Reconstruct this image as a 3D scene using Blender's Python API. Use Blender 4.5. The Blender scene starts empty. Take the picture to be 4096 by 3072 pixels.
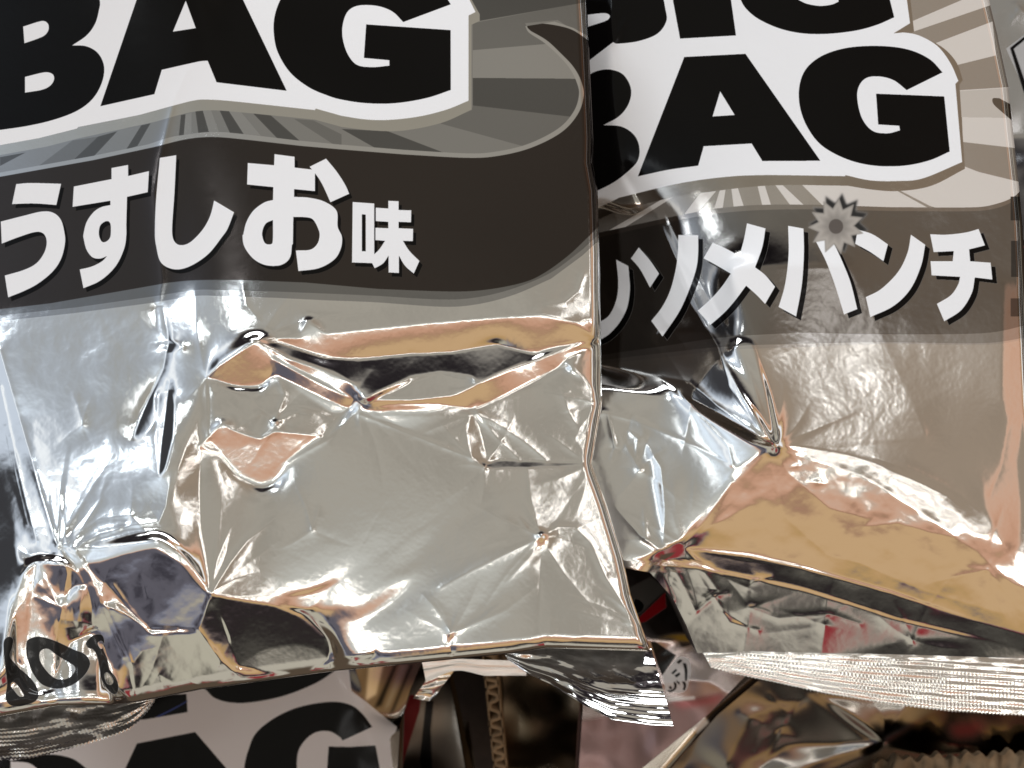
# Crumpled silver snack bags piled in a carton, seen from close above.
import math, random
import numpy as np
try:
    import bpy
except ImportError:          # numpy-only preview
    bpy = None

# ------------------------------------------------------------------ camera
# Photograph coordinates: 4096 x 3072, y down.  S = metres per pixel at z = 0.
S = 0.40 / 4096.0
D = 0.46                     # camera height above the front of the near bag
CX, CY = 2048.0, 1536.0

def world(x, y, z):
    k = S * (D - z) / D
    return (x - CX) * k, (CY - y) * k, z

# ------------------------------------------------------------------ surroundings (shop light, as an HDRI computed here)
def sst(a, b, x):
    t = np.clip((x - a) / (b - a), 0, 1)
    return t * t * (3 - 2 * t)

def band(x, a, b, e=1.0):
    return sst(a - e, a + e, x) * (1 - sst(b - e, b + e, x))

def env(al, be):
    """radiance of the shop round the pile; al/be = degrees from the zenith to the right / up"""
    al = np.asarray(al, float); be = np.asarray(be, float)
    out = np.zeros(al.shape + (3,))
    def mix(w, c):
        nonlocal out
        w = np.clip(w, 0, 1)[..., None]
        out = out * (1 - w) + np.array(c) * w
    def add(w, c):
        nonlocal out
        out = out + w[..., None] * np.array(c)
    def spot(a, b, r, rb=None):
        rb = rb or r
        return np.exp(-(((al - a) / r) ** 2 + ((be - b) / rb) ** 2))
    az = np.arctan2(be, al)
    wob = 1.4 * np.sin(az * 9 + 1.0) + 0.9 * np.sin(az * 23 + 2.0)
    # plain ceiling, with soft glows added to brighten the foil
    out[:] = (.362, .338, .294)
    mix(sst(-2, 20, al), (.315, .25, .192))
    mix(sst(-7, -22, al), (.36, .37, .365))
    out *= (1 + .09 * np.sin(al * .37 + 1) * np.cos(be * .43 + .5) + .05 * np.sin(be * .9 + al * .25))[..., None]
    mix(.35 * spot(15.5, 1.5, 5, 5), (1.0, .97, .93))
    mix(sst(-20, -31, al), (.34, .37, .415))
    mix(.9 * spot(-30.5, -10.5, 7, 7), (1.0, 1.14, 1.3))
    mix(.85 * spot(-35, 9.5, 6.5, 5), (.95, 1.08, 1.25))
    # silver brightening towards the front
    w = sst(-9, -24, be) * sst(14, -4, al)
    mix(w * .8, (.62, .63, .60))
    # left: shop window
    mix(band(al, -60, -34, 3), (.62, .70, .82))
    mix(band(al, -41, -36, 1) * sst(40, 20, np.abs(be)), (1.0, 1.05, 1.1))
    mix(sst(-56, -62, al), (.03, .038, .045))
    mix(sst(-44, -49, al) * sst(-4, 3, be), (.045, .046, .052))
    mix(band(al, -72, -68, 1.2), (.75, .70, .68))
    mix(sst(-78, -84, al), (.12, .10, .09))
    # towards the top: dark aisle above, the added fill lamp beyond it
    mix(sst(23, 27, be), (.21, .195, .18))
    mix(sst(27, 31, be) * sst(-1.7, -1.4, np.sin(al * .21 + be * .3) + .6 * np.sin(be * .9)), (.020, .017, .019))
    mix(band(be, 40, 42.5, 1) * sst(-14, -6, al), (.16, .14, .15))
    mix(sst(60, 68, be), (.10, .09, .085))
    mix(sst(78, 84, be), (.05, .04, .04))
    # right / below: display board, cartons, floor
    dn = np.maximum(-be, 0); rt = np.maximum(al * .93, 0)
    rho = (dn ** 4 + rt ** 4) ** .25 + wob * .35
    down = sst(-.2, .3, dn - rt)      # 1 below, 0 right   (normalised later by size)
    low = dn / (dn + rt + 1e-6)
    mix(sst(27, 30, rho), (.66, .44, .33))
    mix(sst(31, 34, rho), (.60, .34, .225))
    mix(band(rho + wob * .5, 37.4, 39.8, .6), (.17, .095, .065))
    mix(sst(38.5, 40.5, rho), (.58, .385, .21))
    mix(sst(47, 54, rho), (.50, .31, .14))
    mix(band(rho, 55, 56.4, .5), (.44, .30, .10))
    mix(sst(56.4, 57.6, rho), (.23, .19, .205))
    mix(sst(58, 60, rho) , (.014, .010, .011))
    mix(band(rho, 59, 61, .6) * sst(6, 16, al) * sst(.55, .75, low), (.42, .10, .12))
    mix(band(rho, 65, 66.3, .5), (.13, .125, .105))
    mix(sst(66.5, 67.5, rho), (.018, .015, .013))
    # front left: mauve shade, then a pale board
    fl = sst(-8, -14, al) * sst(-10, -22, be)
    mix(fl * band(rho, 33, 56, 2), (.115, .11, .135))
    mix(fl * band(rho, 41, 55, 1.5) * sst(.6, 1.2, np.sin(al * .41 + 2) + np.sin(rho * .7)), (.03, .028, .038))
    mix(fl * band(rho, 52.5, 54.5, .8), (.30, .32, .42))
    mix(fl * band(rho, 56, 74, 1.2), (.47, .44, .355))
    # far low: the other bags and shelves, grey, dark and red patches
    pat = np.sin(al * .16 + 1.3) + .7 * np.sin(al * .31 + be * .17) + .5 * np.sin(be * .5)
    far = sst(68, 69.5, rho)
    mix(far * sst(-1.1, -.8, pat), (.47, .435, .365))
    mix(far * sst(1.62, 1.8, pat), (.05, .04, .04))
    mix(far * sst(-1.25, -1.5, pat), (.36, .06, .065))
    # right hand: pale shelf edge then dark aisle
    rt_w = sst(.55, .3, low)
    mix(band(rho, 46, 52, 1) * rt_w, (.95, 1.0, 1.08))
    mix(sst(53, 56, rho) * rt_w * sst(80, 70, rho), (.05, .045, .045))
    mix(band(rho, 62, 65, .8) * rt_w, (.65, .58, .5))
    mix(far * sst(.55, .75, low) * sst(7, 10, al) * sst(70.5, 72.5, rho + 1.5 * pat), (.26, .035, .04))
    # below the horizon
    r = np.hypot(al, be)
    mix(sst(88, 96, r), (.09, .065, .045))
    return out

# lamps of the shop ceiling, plus added fill and highlight lamps: (al, be, width deg, height deg, radiance, colour, spin deg)
LAMPS = [
    (-16, -26.3, 12, 1.6, 8.5, (1, .97, .93), 4),
    (3, -27.0, 14, 1.5, 5.0, (1, .965, .91), 0),
    (23, -26.0, 14, 2.0, 8.0, (1, .965, .91), -6),
    (16, -20.5, 26, 1.0, 4.0, (1, .98, .95), 0),  # added so soft ridges catch a highlight
    (-22, 13, 1.5, 7, 18, (.88, .95, 1), 10),  # added for the glossy streak along the upper left fold
    (-37, 9.0, 3.4, 2.4, 9, (.86, .94, 1), 30),  # added to make the left panel glow
    (0, 52, 64, 13, 11.5, (.95, .98, 1), 0),  # added fill that brightens the white print
    (-24, 22, 8, 1.6, 4.0, (.9, .96, 1), 20),
    (13.4, -.5, 2.2, 3.0, 4.5, (1, .99, .98), 0),
    (18, -1.0, 1.8, 3.0, 4.0, (1, .99, .98), 0),
    (15.5, 5.5, 5, 2.2, 1.6, (1, .99, .98), 0),
    (8.5, -8, 1.2, 12, 4.2, (1, .98, .96), 0),  # added highlight for ridges that tilt right
    (-21.5, -7, 1.2, 14, 3.5, (.92, .97, 1), 0),  # added highlight for ridges that tilt left
]
LAMP_DIST = 3.0

def dir_of(al, be):
    th = math.radians(math.hypot(al, be)); ph = math.atan2(be, al)
    return np.array([math.sin(th) * math.cos(ph), math.sin(th) * math.sin(ph), math.cos(th)])

if bpy:
    sc = bpy.context.scene
    cam_d = bpy.data.cameras.new("camera"); cam = bpy.data.objects.new("camera", cam_d)
    sc.collection.objects.link(cam)
    cam.location = (0, 0, D)
    cam_d.sensor_width = 36.0; cam_d.lens = 36.0 * D / 0.40
    cam_d.clip_start = 0.01; cam_d.clip_end = 50
    cam_d.dof.use_dof = True; cam_d.dof.focus_distance = D + .012; cam_d.dof.aperture_fstop = 9.5
    sc.camera = cam

    # world: the computed surroundings as an equirectangular picture
    W_, H_ = 1440, 720
    wl = bpy.data.worlds.new("World"); sc.world = wl; wl.use_nodes = True
    u = (np.arange(W_) + .5) / W_; v = (np.arange(H_) + .5) / H_
    ph = -(u - .5) * 2 * np.pi; el = (v - .5) * np.pi
    PH, EL = np.meshgrid(ph, el)
    TH = 90 - np.degrees(EL)
    rgb = env(TH * np.cos(PH), TH * np.sin(PH))
    px = np.ones((H_, W_, 4), np.float32); px[..., :3] = rgb
    eim = bpy.data.images.new("shop_surroundings", W_, H_, float_buffer=True)
    eim.colorspace_settings.name = 'Linear Rec.709'
    eim.pixels.foreach_set(px.ravel()); eim.update()
    nt = wl.node_tree
    en = nt.nodes.new("ShaderNodeTexEnvironment"); en.image = eim
    bg = nt.nodes.get("Background") or nt.nodes.new("ShaderNodeBackground")
    nt.links.new(en.outputs["Color"], bg.inputs["Color"]); bg.inputs["Strength"].default_value = 1.0
    # ceiling lamps and the added fill and highlight lamps
    for i, (a, b, w, h, L, c, spin) in enumerate(LAMPS):
        d = dir_of(a, b)
        ld = bpy.data.lights.new("ceiling_or_added_lamp", 'AREA'); ld.shape = 'RECTANGLE'
        ld.size = 2 * LAMP_DIST * math.tan(math.radians(w / 2)); ld.size_y = 2 * LAMP_DIST * math.tan(math.radians(h / 2))
        ld.energy = L * math.pi * ld.size * ld.size_y
        ld.color = c
        lo = bpy.data.objects.new("ceiling_or_added_lamp", ld); sc.collection.objects.link(lo)
        from mathutils import Vector, Matrix
        z = Vector(d)
        x = Vector((1, 0, 0)); x = (x - z * x.dot(z)).normalized(); y = z.cross(x)
        R_ = Matrix((x, y, z)).transposed()
        lo.matrix_world = Matrix.Translation(z * LAMP_DIST) @ R_.to_4x4() @ Matrix.Rotation(math.radians(spin), 4, 'Z')
    sc.view_settings.view_transform = 'Standard'; sc.view_settings.look = 'None'
    sc.view_settings.exposure = 0.0; sc.view_settings.gamma = 1.0; sc.view_settings.use_curve_mapping = False
    sc.render.engine = 'CYCLES'
    sc.cycles.use_denoising = True
    sc.cycles.max_bounces = 6; sc.cycles.glossy_bounces = 5; sc.cycles.caustics_reflective = False
    sc.cycles.sample_clamp_indirect = 6

# ------------------------------------------------------------------ drawing helpers
# crops of the photograph the outlines were measured in: origin and scale
CROPS = dict(A=(0, 0, .61754), B=(1366, 0, .61754), C=(2300, 0, .84398), D=(0, 900, .67812), E=(1300, 1100, .72324),
             F=(2300, 1300, .81377), G=(0, 1900, .70655), H=(1300, 2200, .72333), K=(2500, 2200, .72152), M=(2300, 600, .54250),
             N=(3500, 0, .90416), Q=(0, 2400, .40506), T=(1400, 2600, .31646), U=(2400, 2300, .36166), V=(0, 1200, .72314), W=(3500, 1400, .7233), Z=(0, 0, 1.85172), S=(0, 0, 1))

def pts(spec):
    """'A 10,20 30,40~ D 5,6' -> points in photograph pixels; ~ marks a smooth point"""
    out = []; c = CROPS['S']
    for tok in spec.split():
        if tok in CROPS: c = CROPS[tok]; continue
        sm = tok.endswith('~'); a, b = tok.rstrip('~').split(',')
        out.append((c[0] + float(a) * c[2], c[1] + float(b) * c[2], sm))
    return out

def curve(spec, closed=True, n=7):
    p = pts(spec) if isinstance(spec, str) else spec
    m = len(p); out = []
    for i in range(m if closed else m - 1):
        a, b = p[i], p[(i + 1) % m]
        if not (a[2] or b[2]):
            out.append(a[:2]); continue
        A = np.array(a[:2]); B = np.array(b[:2])
        pa = np.array(p[(i - 1) % m][:2]) if (closed or i > 0) else A
        nb = np.array(p[(i + 2) % m][:2]) if (closed or i + 2 < m) else B
        ta = (B - pa) / 2 if a[2] else (B - A)
        tb = (nb - A) / 2 if b[2] else (B - A)
        la = np.linalg.norm(B - A) + 1e-9
        for t_ in (ta, tb):
            l = np.linalg.norm(t_)
            if l > 1.4 * la: t_ *= 1.4 * la / l
        for k in range(n):
            t = k / n
            out.append(tuple((2*t**3-3*t**2+1)*A + (t**3-2*t**2+t)*ta + (-2*t**3+3*t**2)*B + (t**3-t**2)*tb))
    if not closed: out.append(p[-1][:2])
    return np.array(out, float)

class Raster:
    """a grid over the photograph plane: origin, step, size"""
    def __init__(s, x0, y0, x1, y1, step):
        s.x0, s.y0, s.step = x0, y0, step
        s.w = int((x1 - x0) / step); s.h = int((y1 - y0) / step)
        s.X = x0 + (np.arange(s.w) + .5) * step; s.Y = y0 + (np.arange(s.h) + .5) * step
    def cover(s, polys, sub=3):
        """coverage of closed polygons (non-zero winding per polygon added; holes by opposite sign via even-odd)"""
        H = s.h * sub
        acc = np.zeros((H, s.w + 2))
        for P in polys:
            P = (np.asarray(P, float) - (s.x0, s.y0)) / s.step
            x = P[:, 0]; y = P[:, 1] * sub
            x2 = np.roll(x, -1); y2 = np.roll(y, -1)
            for xa, ya, xb, yb in zip(x, y, x2, y2):
                if ya == yb: continue
                sg = 1.0
                if ya > yb: xa, ya, xb, yb = xb, yb, xa, ya; sg = -1.0
                r0 = max(0, int(math.ceil(ya - .5))); r1 = min(H - 1, int(math.ceil(yb - .5)) - 1)
                if r1 < r0: continue
                rows = np.arange(r0, r1 + 1)
                xs = xa + (rows + .5 - ya) * (xb - xa) / (yb - ya)
                xs = np.clip(xs, 0, s.w)
                f = np.floor(xs).astype(int); fr = xs - f
                acc[rows, f] += sg * (1 - fr); acc[rows, f + 1] += sg * fr
        cov = np.abs(np.cumsum(acc, 1)[:, :s.w])
        cov = np.where(cov > 1, 2 - cov, cov).clip(0, 1) if len(polys) > 1 else cov.clip(0, 1)
        return cov.reshape(s.h, sub, s.w).mean(1)

def gblur(a, sx, sy=None):
    sy = sx if sy is None else sy
    def one(a, s, ax):
        if s <= 0: return a
        r = max(1, int(3 * s + .5)); k = np.exp(-.5 * (np.arange(-r, r + 1) / s) ** 2); k /= k.sum()
        pad = [(0, 0)] * a.ndim; pad[ax] = (r, r)
        b = np.pad(a, pad, mode='edge'); n = a.shape[ax]
        if r > 24:
            L = b.shape[ax]; m = L + 2 * r
            fb = np.fft.rfft(b, m, axis=ax); fk = np.fft.rfft(k, m)
            sh = [1] * a.ndim; sh[ax] = -1
            c = np.fft.irfft(fb * fk.reshape(sh), m, axis=ax)
            return np.take(c, np.arange(2 * r, 2 * r + n), axis=ax)
        out = np.zeros_like(a, dtype=float)
        for i, kv in enumerate(k):
            out += kv * np.take(b, np.arange(i, i + n), axis=ax)
        return out
    return one(one(a, sy, 0), sx, 1)

def noise(h, w, sx, sy=None, seed=0):
    sy = sx if sy is None else sy
    rng = np.random.default_rng(seed)
    a = rng.standard_normal((h, w))
    fy = np.fft.fftfreq(h)[:, None]; fx = np.fft.rfftfreq(w)[None]
    g = np.exp(-2 * (np.pi ** 2) * ((fx * sx) ** 2 + (fy * sy) ** 2))
    b = np.fft.irfft2(np.fft.rfft2(a) * g, (h, w))
    return b / (b.std() + 1e-12)

class Solver:
    """height whose differences fit a wanted slope field, weighted, leaving misfits at sharp creases"""
    def __init__(s, h, w):
        s.h, s.w = h, w
        K = (2 - 2 * np.cos(np.pi * np.arange(2 * h) / h))[:, None] + (2 - 2 * np.cos(np.pi * np.arange(w + 1) / w))[None]
        K[0, 0] = 1; s.K = 1 / K; s.K[0, 0] = 0
    def inv(s, f):
        e = np.concatenate([f, f[:, ::-1]], 1); e = np.concatenate([e, e[::-1]], 0)
        return np.fft.irfft2(np.fft.rfft2(e) * s.K, e.shape)[:s.h, :s.w]
    @staticmethod
    def div(vx, vy, shape):
        o = np.zeros(shape)
        o[:, :-1] -= vx; o[:, 1:] += vx; o[:-1] -= vy; o[1:] += vy
        return o
    def run(s, gx, gy, wt, h=None, rounds=5, its=18, eps=.05, lo=.12):
        shp = gx.shape
        mx = .5 * (gx[:, 1:] + gx[:, :-1]); my = .5 * (gy[1:] + gy[:-1])
        bx = .5 * (wt[:, 1:] + wt[:, :-1]); by = .5 * (wt[1:] + wt[:-1])
        if h is None: h = s.inv(s.div(mx, my, shp))
        for r in range(rounds):
            rx = np.diff(h, axis=1) - mx; ry = np.diff(h, axis=0) - my
            rm = np.sqrt(np.pad(rx, ((0, 0), (0, 1)), mode='edge') ** 2 + np.pad(ry, ((0, 1), (0, 0)), mode='edge') ** 2)
            q = np.clip(.12 / (rm + eps), lo, 3.0)
            wx = bx * .5 * (q[:, 1:] + q[:, :-1]); wy = by * .5 * (q[1:] + q[:-1])
            op = lambda u: s.div(wx * np.diff(u, axis=1), wy * np.diff(u, axis=0), shp)
            res = s.div(wx * mx, wy * my, shp) - op(h)
            z = s.inv(res); p = z.copy(); rz = (res * z).sum()
            for _ in range(its):
                Ap = op(p); al = rz / ((p * Ap).sum() + 1e-30)
                h = h + al * p; res = res - al * Ap
                z = s.inv(res); rz2 = (res * z).sum(); p = z + (rz2 / (rz + 1e-30)) * p; rz = rz2
        return h

class Relief:
    fast = False
    """facets (each given by the direction it mirrors) and crease strokes -> a height field in metres"""
    def __init__(s, x0, y0, x1, y1, z0, step=4):
        s.R = Raster(x0, y0, x1, y1, step); s.z0 = z0; s.step = step
        s.wt = np.full((s.R.h, s.R.w), .3); s.gx = np.zeros((s.R.h, s.R.w)); s.gy = np.zeros_like(s.gx); s.extra = np.zeros_like(s.gx)
    def slope(s, x, y, al, be):
        X, Y, Z = world(x, y, s.z0)
        v = np.array([-X, -Y, D - Z]); v /= np.linalg.norm(v)
        n = v + dir_of(al, be); n /= np.linalg.norm(n)
        gx, gy = -n[0] / n[2], -n[1] / n[2]
        k = 1 - Z / D; q = max(.35, 1 + (gx * X / k + gy * Y / k) / D)    # the photograph plane is seen in perspective
        return gx * k / q, -gy * k / q            # gradient along image x and image y(down)
    def facet(s, spec, t0, t1=None, line=None, soft=6, amt=1.0, wt=None):
        P = curve(spec)
        m = s.R.cover([P], 1)
        if soft: m = gblur(m, soft * (.6 if soft <= 10 else 1) / s.step)
        m *= amt
        c = P.mean(0)
        if t1 is None:
            gx, gy = s.slope(c[0], c[1], *t0)
        else:
            L = curve(line, False); a, b = L[0], L[-1]
            g0 = s.slope(a[0], a[1], *t0); g1 = s.slope(b[0], b[1], *t1)
            d = b - a; q = ((s.R.X[None] - a[0]) * d[0] + (s.R.Y[:, None] - a[1]) * d[1]) / (d @ d)
            q = np.clip(q, -.15, 1.15)
            gx = g0[0] + (g1[0] - g0[0]) * q; gy = g0[1] + (g1[1] - g0[1]) * q
        s.gx = s.gx * (1 - m) + gx * m; s.gy = s.gy * (1 - m) + gy * m
        if wt is None: wt = .3 + min(1.2, (abs(t0[0]) + abs(t0[1])) / 45)
        s.wt = s.wt * (1 - m) + wt * m
    def stroke(s, spec, w, sl, taper=(1, 1), core=4, power=1.0):
        """a crease: height sl*w at the line, falling off over w pixels to both sides"""
        L = curve(spec, False)
        R = s.R; mg = w * 4 + 20
        ix0 = max(0, int((L[:, 0].min() - mg - R.x0) / R.step)); ix1 = min(R.w, int((L[:, 0].max() + mg - R.x0) / R.step))
        iy0 = max(0, int((L[:, 1].min() - mg - R.y0) / R.step)); iy1 = min(R.h, int((L[:, 1].max() + mg - R.y0) / R.step))
        if ix1 <= ix0 or iy1 <= iy0: return
        X = R.X[None, ix0:ix1]; Y = R.Y[iy0:iy1, None]
        best = np.full((iy1 - iy0, ix1 - ix0), 1e9); tt = np.zeros_like(best)
        seg = np.linalg.norm(np.diff(L, axis=0), axis=1); cum = np.concatenate([[0], np.cumsum(seg)]); tot = cum[-1] + 1e-9
        for i in range(len(L) - 1):
            a, b = L[i], L[i + 1]; d = b - a; dd = d @ d
            if dd == 0: continue
            q = np.clip(((X - a[0]) * d[0] + (Y - a[1]) * d[1]) / dd, 0, 1)
            ds = np.hypot(X - a[0] - q * d[0], Y - a[1] - q * d[1])
            k = ds < best; best[k] = ds[k]; tt[k] = ((cum[i] + q * seg[i]) / tot)[k]
        if 0 < sl < .16: sl = sl * 1.6
        tp = np.interp(tt, [0, .5, 1], [taper[0], 1, taper[1]])
        wl = w * (.35 + .65 * tp)
        prof = np.exp(-((np.sqrt(best ** 2 + core ** 2) - core) / wl) ** power)
        s.extra[iy0:iy1, ix0:ix1] += sl * w * S * tp * prof
    def fan(s, spec, n, seed, length=(120, 420), w=(11, 32), sl=(.02, .062), arc=(0, 360)):
        rng = np.random.default_rng(seed)
        x, y, _ = pts(spec)[0]
        for i in range(n):
            a = math.radians(arc[0] + (arc[1] - arc[0]) * (i + rng.uniform(.1, .9)) / n)
            L = rng.uniform(*length); b = a + rng.uniform(-.25, .25)
            p = [(x, y, True), (x + .5 * L * math.cos(a), y + .5 * L * math.sin(a), True), (x + .5 * L * (math.cos(a) + math.cos(b)), y + .5 * L * (math.sin(a) + math.sin(b)), True)]
            s.stroke(p, rng.uniform(*w), rng.uniform(*sl) * rng.choice([1, 1, 1, -1]), (1, .04), core=3)
    def outside(s, spec, wt=.01):
        m = s.R.cover([curve(spec)], 1)
        s.wt = s.wt * (1 - m) + wt * m
    def solve(s, blur=3):
        if s.fast: return gblur(Solver(s.R.h, s.R.w).run(s.gx, s.gy, s.wt) * s.step * S, blur / s.step)
        # half resolution first, then finish at full resolution
        H2, W2 = s.R.h // 2 * 2, s.R.w // 2 * 2
        dn = lambda a: a[:H2, :W2].reshape(H2 // 2, 2, W2 // 2, 2).mean((1, 3))
        hc = Solver(H2 // 2, W2 // 2).run(dn(s.gx), dn(s.gy), dn(s.wt)) * 2
        Rc = Raster(s.R.x0, s.R.y0, s.R.x0 + W2 * s.step, s.R.y0 + H2 * s.step, s.step * 2)
        h0 = bil(Rc, hc, s.R.X[None] + 0 * s.R.Y[:, None], s.R.Y[:, None] + 0 * s.R.X[None])
        h = Solver(s.R.h, s.R.w).run(s.gx, s.gy, s.wt, h0, rounds=1, its=6) * s.step * S
        return gblur(h, blur / s.step) if blur else h

def bil(R, a, x, y):
    fx = np.clip((x - R.x0) / R.step - .5, 0, R.w - 1.001); fy = np.clip((y - R.y0) / R.step - .5, 0, R.h - 1.001)
    i = fx.astype(int); j = fy.astype(int); u = fx - i; v = fy - j
    return (a[j, i] * (1 - u) + a[j, i + 1] * u) * (1 - v) + (a[j + 1, i] * (1 - u) + a[j + 1, i + 1] * u) * v

class Art:
    """printed artwork of one sheet: colour and how metallic it is"""
    def __init__(s, x0, y0, x1, y1, step=1.7, base=(.90, .885, .86)):
        s.R = Raster(x0, y0, x1, y1, step)
        s.c = np.ones((s.R.h, s.R.w, 3)) * np.array(base); s.m = np.ones((s.R.h, s.R.w))
    def fill(s, specs, col, metal, off=(0, 0), soft=0, clip=None, amt=1.0):
        if isinstance(specs, str): specs = [specs]
        ps = [curve(q) + np.array(off) if isinstance(q, str) else np.asarray(q) + np.array(off) for q in specs]
        k = s.R.cover(ps)
        if soft: k = gblur(k, soft / s.R.step)
        if clip is not None: k = k * clip
        k = k * amt
        col = np.array([col] * 3 if np.isscalar(col) else col)
        s.c = s.c * (1 - k[..., None]) + col * k[..., None]; s.m = s.m * (1 - k) + metal * k
    def mask(s, specs):
        if isinstance(specs, str): specs = [specs]
        return s.R.cover([curve(q) for q in specs])

# ------------------------------------------------------------------ near bag (left): artwork
def star(cx, cy, n, r1, r0, rot=0.0, sq=1.0):
    out = []
    for i in range(2 * n):
        a = rot + math.pi * i / n; r = r1 if i % 2 == 0 else r0
        out.append((cx + r * math.cos(a), cy + r * math.sin(a) * sq))
    return np.array(out)

WHITE = (.82, .84, .865); BLACK = (.002, .0018, .0018)

def art_near():
    a = Art(-420, -220, 2760, 3120)
    # grey two-tone border, then the dark band, everything above it
    a.fill("S -500,-300 2800,-300 2800,700 2395,962 2330,1022 2204,1115 2059,1178~ 1915,1216~ 1770,1227~ 1500,1209~ 1300,1201 1100,1191 881,1184~ 780,1184~ 610,1211 300,1252 0,1285 -500,1340", .50, 1)
    a.fill("S -500,-300 2800,-300 2800,690 2395,938 2330,998 2204,1090~ 2059,1152~ 1915,1188~ 1770,1198~ 1500,1183~ 1300,1174 1100,1166 881,1160~ 780,1160~ 610,1186 300,1230 0,1262 -500,1318", .30, 1)
    a.fill("S -500,-300 2800,-300 2800,680 2395,905 2340,960~ 2271,1024~ 2180,1090~ 2096,1129~ 1951,1158~ 1806,1166~ 1517,1156 1220,1130 949,1120~ 780,1121~ 678,1130 542,1154 203,1213 0,1237 -500,1300", (.085, .073, .066), 1)
    # ray field with its pale outline
    rays_o = "S -500,-300 2380,-300 B 1610,-20 1600,262 1500,196~ 1400,166~ 1280,150~ 1215,152~ 1203,175~ 1225,200 1330,262~ 1420,345~ 1500,430~ 1550,520~ 1568,620~ 1530,740~ 1420,860~ 1220,960~ 1000,1012~ 800,1022~ 400,1000 0,968 A 1950,945 1500,895~ 1340,888~ 1190,905~ 1000,952 600,1038 0,1145 -700,1270"
    rays_i = "S -500,-300 2380,-300 B 1610,-20 1598,235 1500,180 1380,140 1190,170 1215,212~ 1310,275~ 1400,355~ 1475,440~ 1522,530~ 1538,615~ 1502,725~ 1400,835~ 1200,935~ 980,985~ 800,993~ 400,970 0,937 A 1950,912 1500,860~ 1350,855~ 1230,868~ 1100,890~ 960,935 600,1010 0,1118 -700,1240"
    a.fill(rays_o, .74, 1)
    k = a.mask(rays_i)
    a.fill(rays_i, .50, 1)
    dk, md, lt = .20, .36, .60
    for col, q in [(dk, "A 0,1018 165,988 0,1075"), (md, "A 470,910 635,885 470,1038 250,1075"), (dk, "A 635,885 760,850 605,1015 470,1040"),
                   (dk, "A 915,812 975,798 890,945 815,972"), (dk, "A 1172,745 1202,740 1190,880 1158,890"), (lt, "A 1202,740 1240,730 1240,872 1190,880"),
                   (dk, "A 1265,715 1312,710 1355,860 1285,862"), (lt, "A 1312,710 1365,710 1420,860 1355,860"), (dk, "A 1420,710 1480,715 1580,870 1490,862"), (lt, "A 1480,715 1560,725 1690,880 1580,870"),
                   (dk, "A 1640,735 1755,748 1945,915 1800,900"), (dk, "B 0,835 300,850 665,990 215,957"), (md, "A 1905,770 2030,780 2212,870 2212,940 2160,935"),
                   (md, "B 640,800 845,712 850,683 1495,755 1400,860 1180,948"), (dk, "B 850,504 1545,510 1545,640 1495,757 850,683"),
                   (lt, "B 850,325 1340,283 1500,440 1540,510 850,504"), (md, "B 850,150 1620,5 1620,270 1400,130 1190,150 1215,210 1345,283 850,325"),
                   (dk, "B 820,-30 1620,-30 1620,8 895,135")]:
        a.fill(q, col, 1, clip=k)
    # label: tinted shadow, white paper-white ink, black letters
    a.fill("S -500,-300 1900,-300 B 838,-10 895,92 895,135 842,160 842,710 650,795~ 400,846~ 200,845~ 0,822 A 2040,775 1500,722~ 1340,715~ 1200,735~ 1000,790 505,897 300,950 0,1005 -700,1120", (.74, .72, .68), 1)
    a.fill("S -500,-300 1900,-300 B 820,-20 868,78 823,100 823,652 680,710~ 500,755~ 300,777~ 150,773~ 0,750 A 2045,703 2040,713 1500,655~ 1340,645~ 1250,652~ 1100,690 900,745 505,823 500,832 430,850 250,895 0,940 -700,1050", WHITE, 0)
    a.fill(["A 600,-100 645,0~ 640,70~ 615,155~ 560,230~ 468,294 560,300~ 635,345~ 674,430~ 660,535~ 600,640~ 500,717~ 350,775~ 180,815~ 0,842 -300,870 -300,-100",
            "A 150,172 270,136~ 308,150~ 315,190~ 290,228~ 240,252~ 158,280", "A 162,498 290,468~ 340,480~ 350,515~ 325,555~ 270,582~ 162,600"], BLACK, 0)
    a.fill(["A 930,-100 888,-10 650,688 1000,610 1048,452 1290,398~ 1345,393 1403,533 1857,588 1570,-10 1530,-100", "A 1203,5 1120,205 1268,182"], BLACK, 0)
    a.fill("A 1880,-100 1815,0~ 1778,110~ 1774,220~ 1800,340~ 1880,470~ 2000,565~ 2120,618~ B 0,645~ 160,668~ 350,668~ 550,635~ 708,583 707,195 160,158 145,375 310,390 310,425 200,435~ 100,420~ 40,350~ 8,250~ 8,160~ 40,75~ 110,36~ 230,38~ 330,75~ 400,143 708,28 690,0 640,-100", BLACK, 0)
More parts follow.
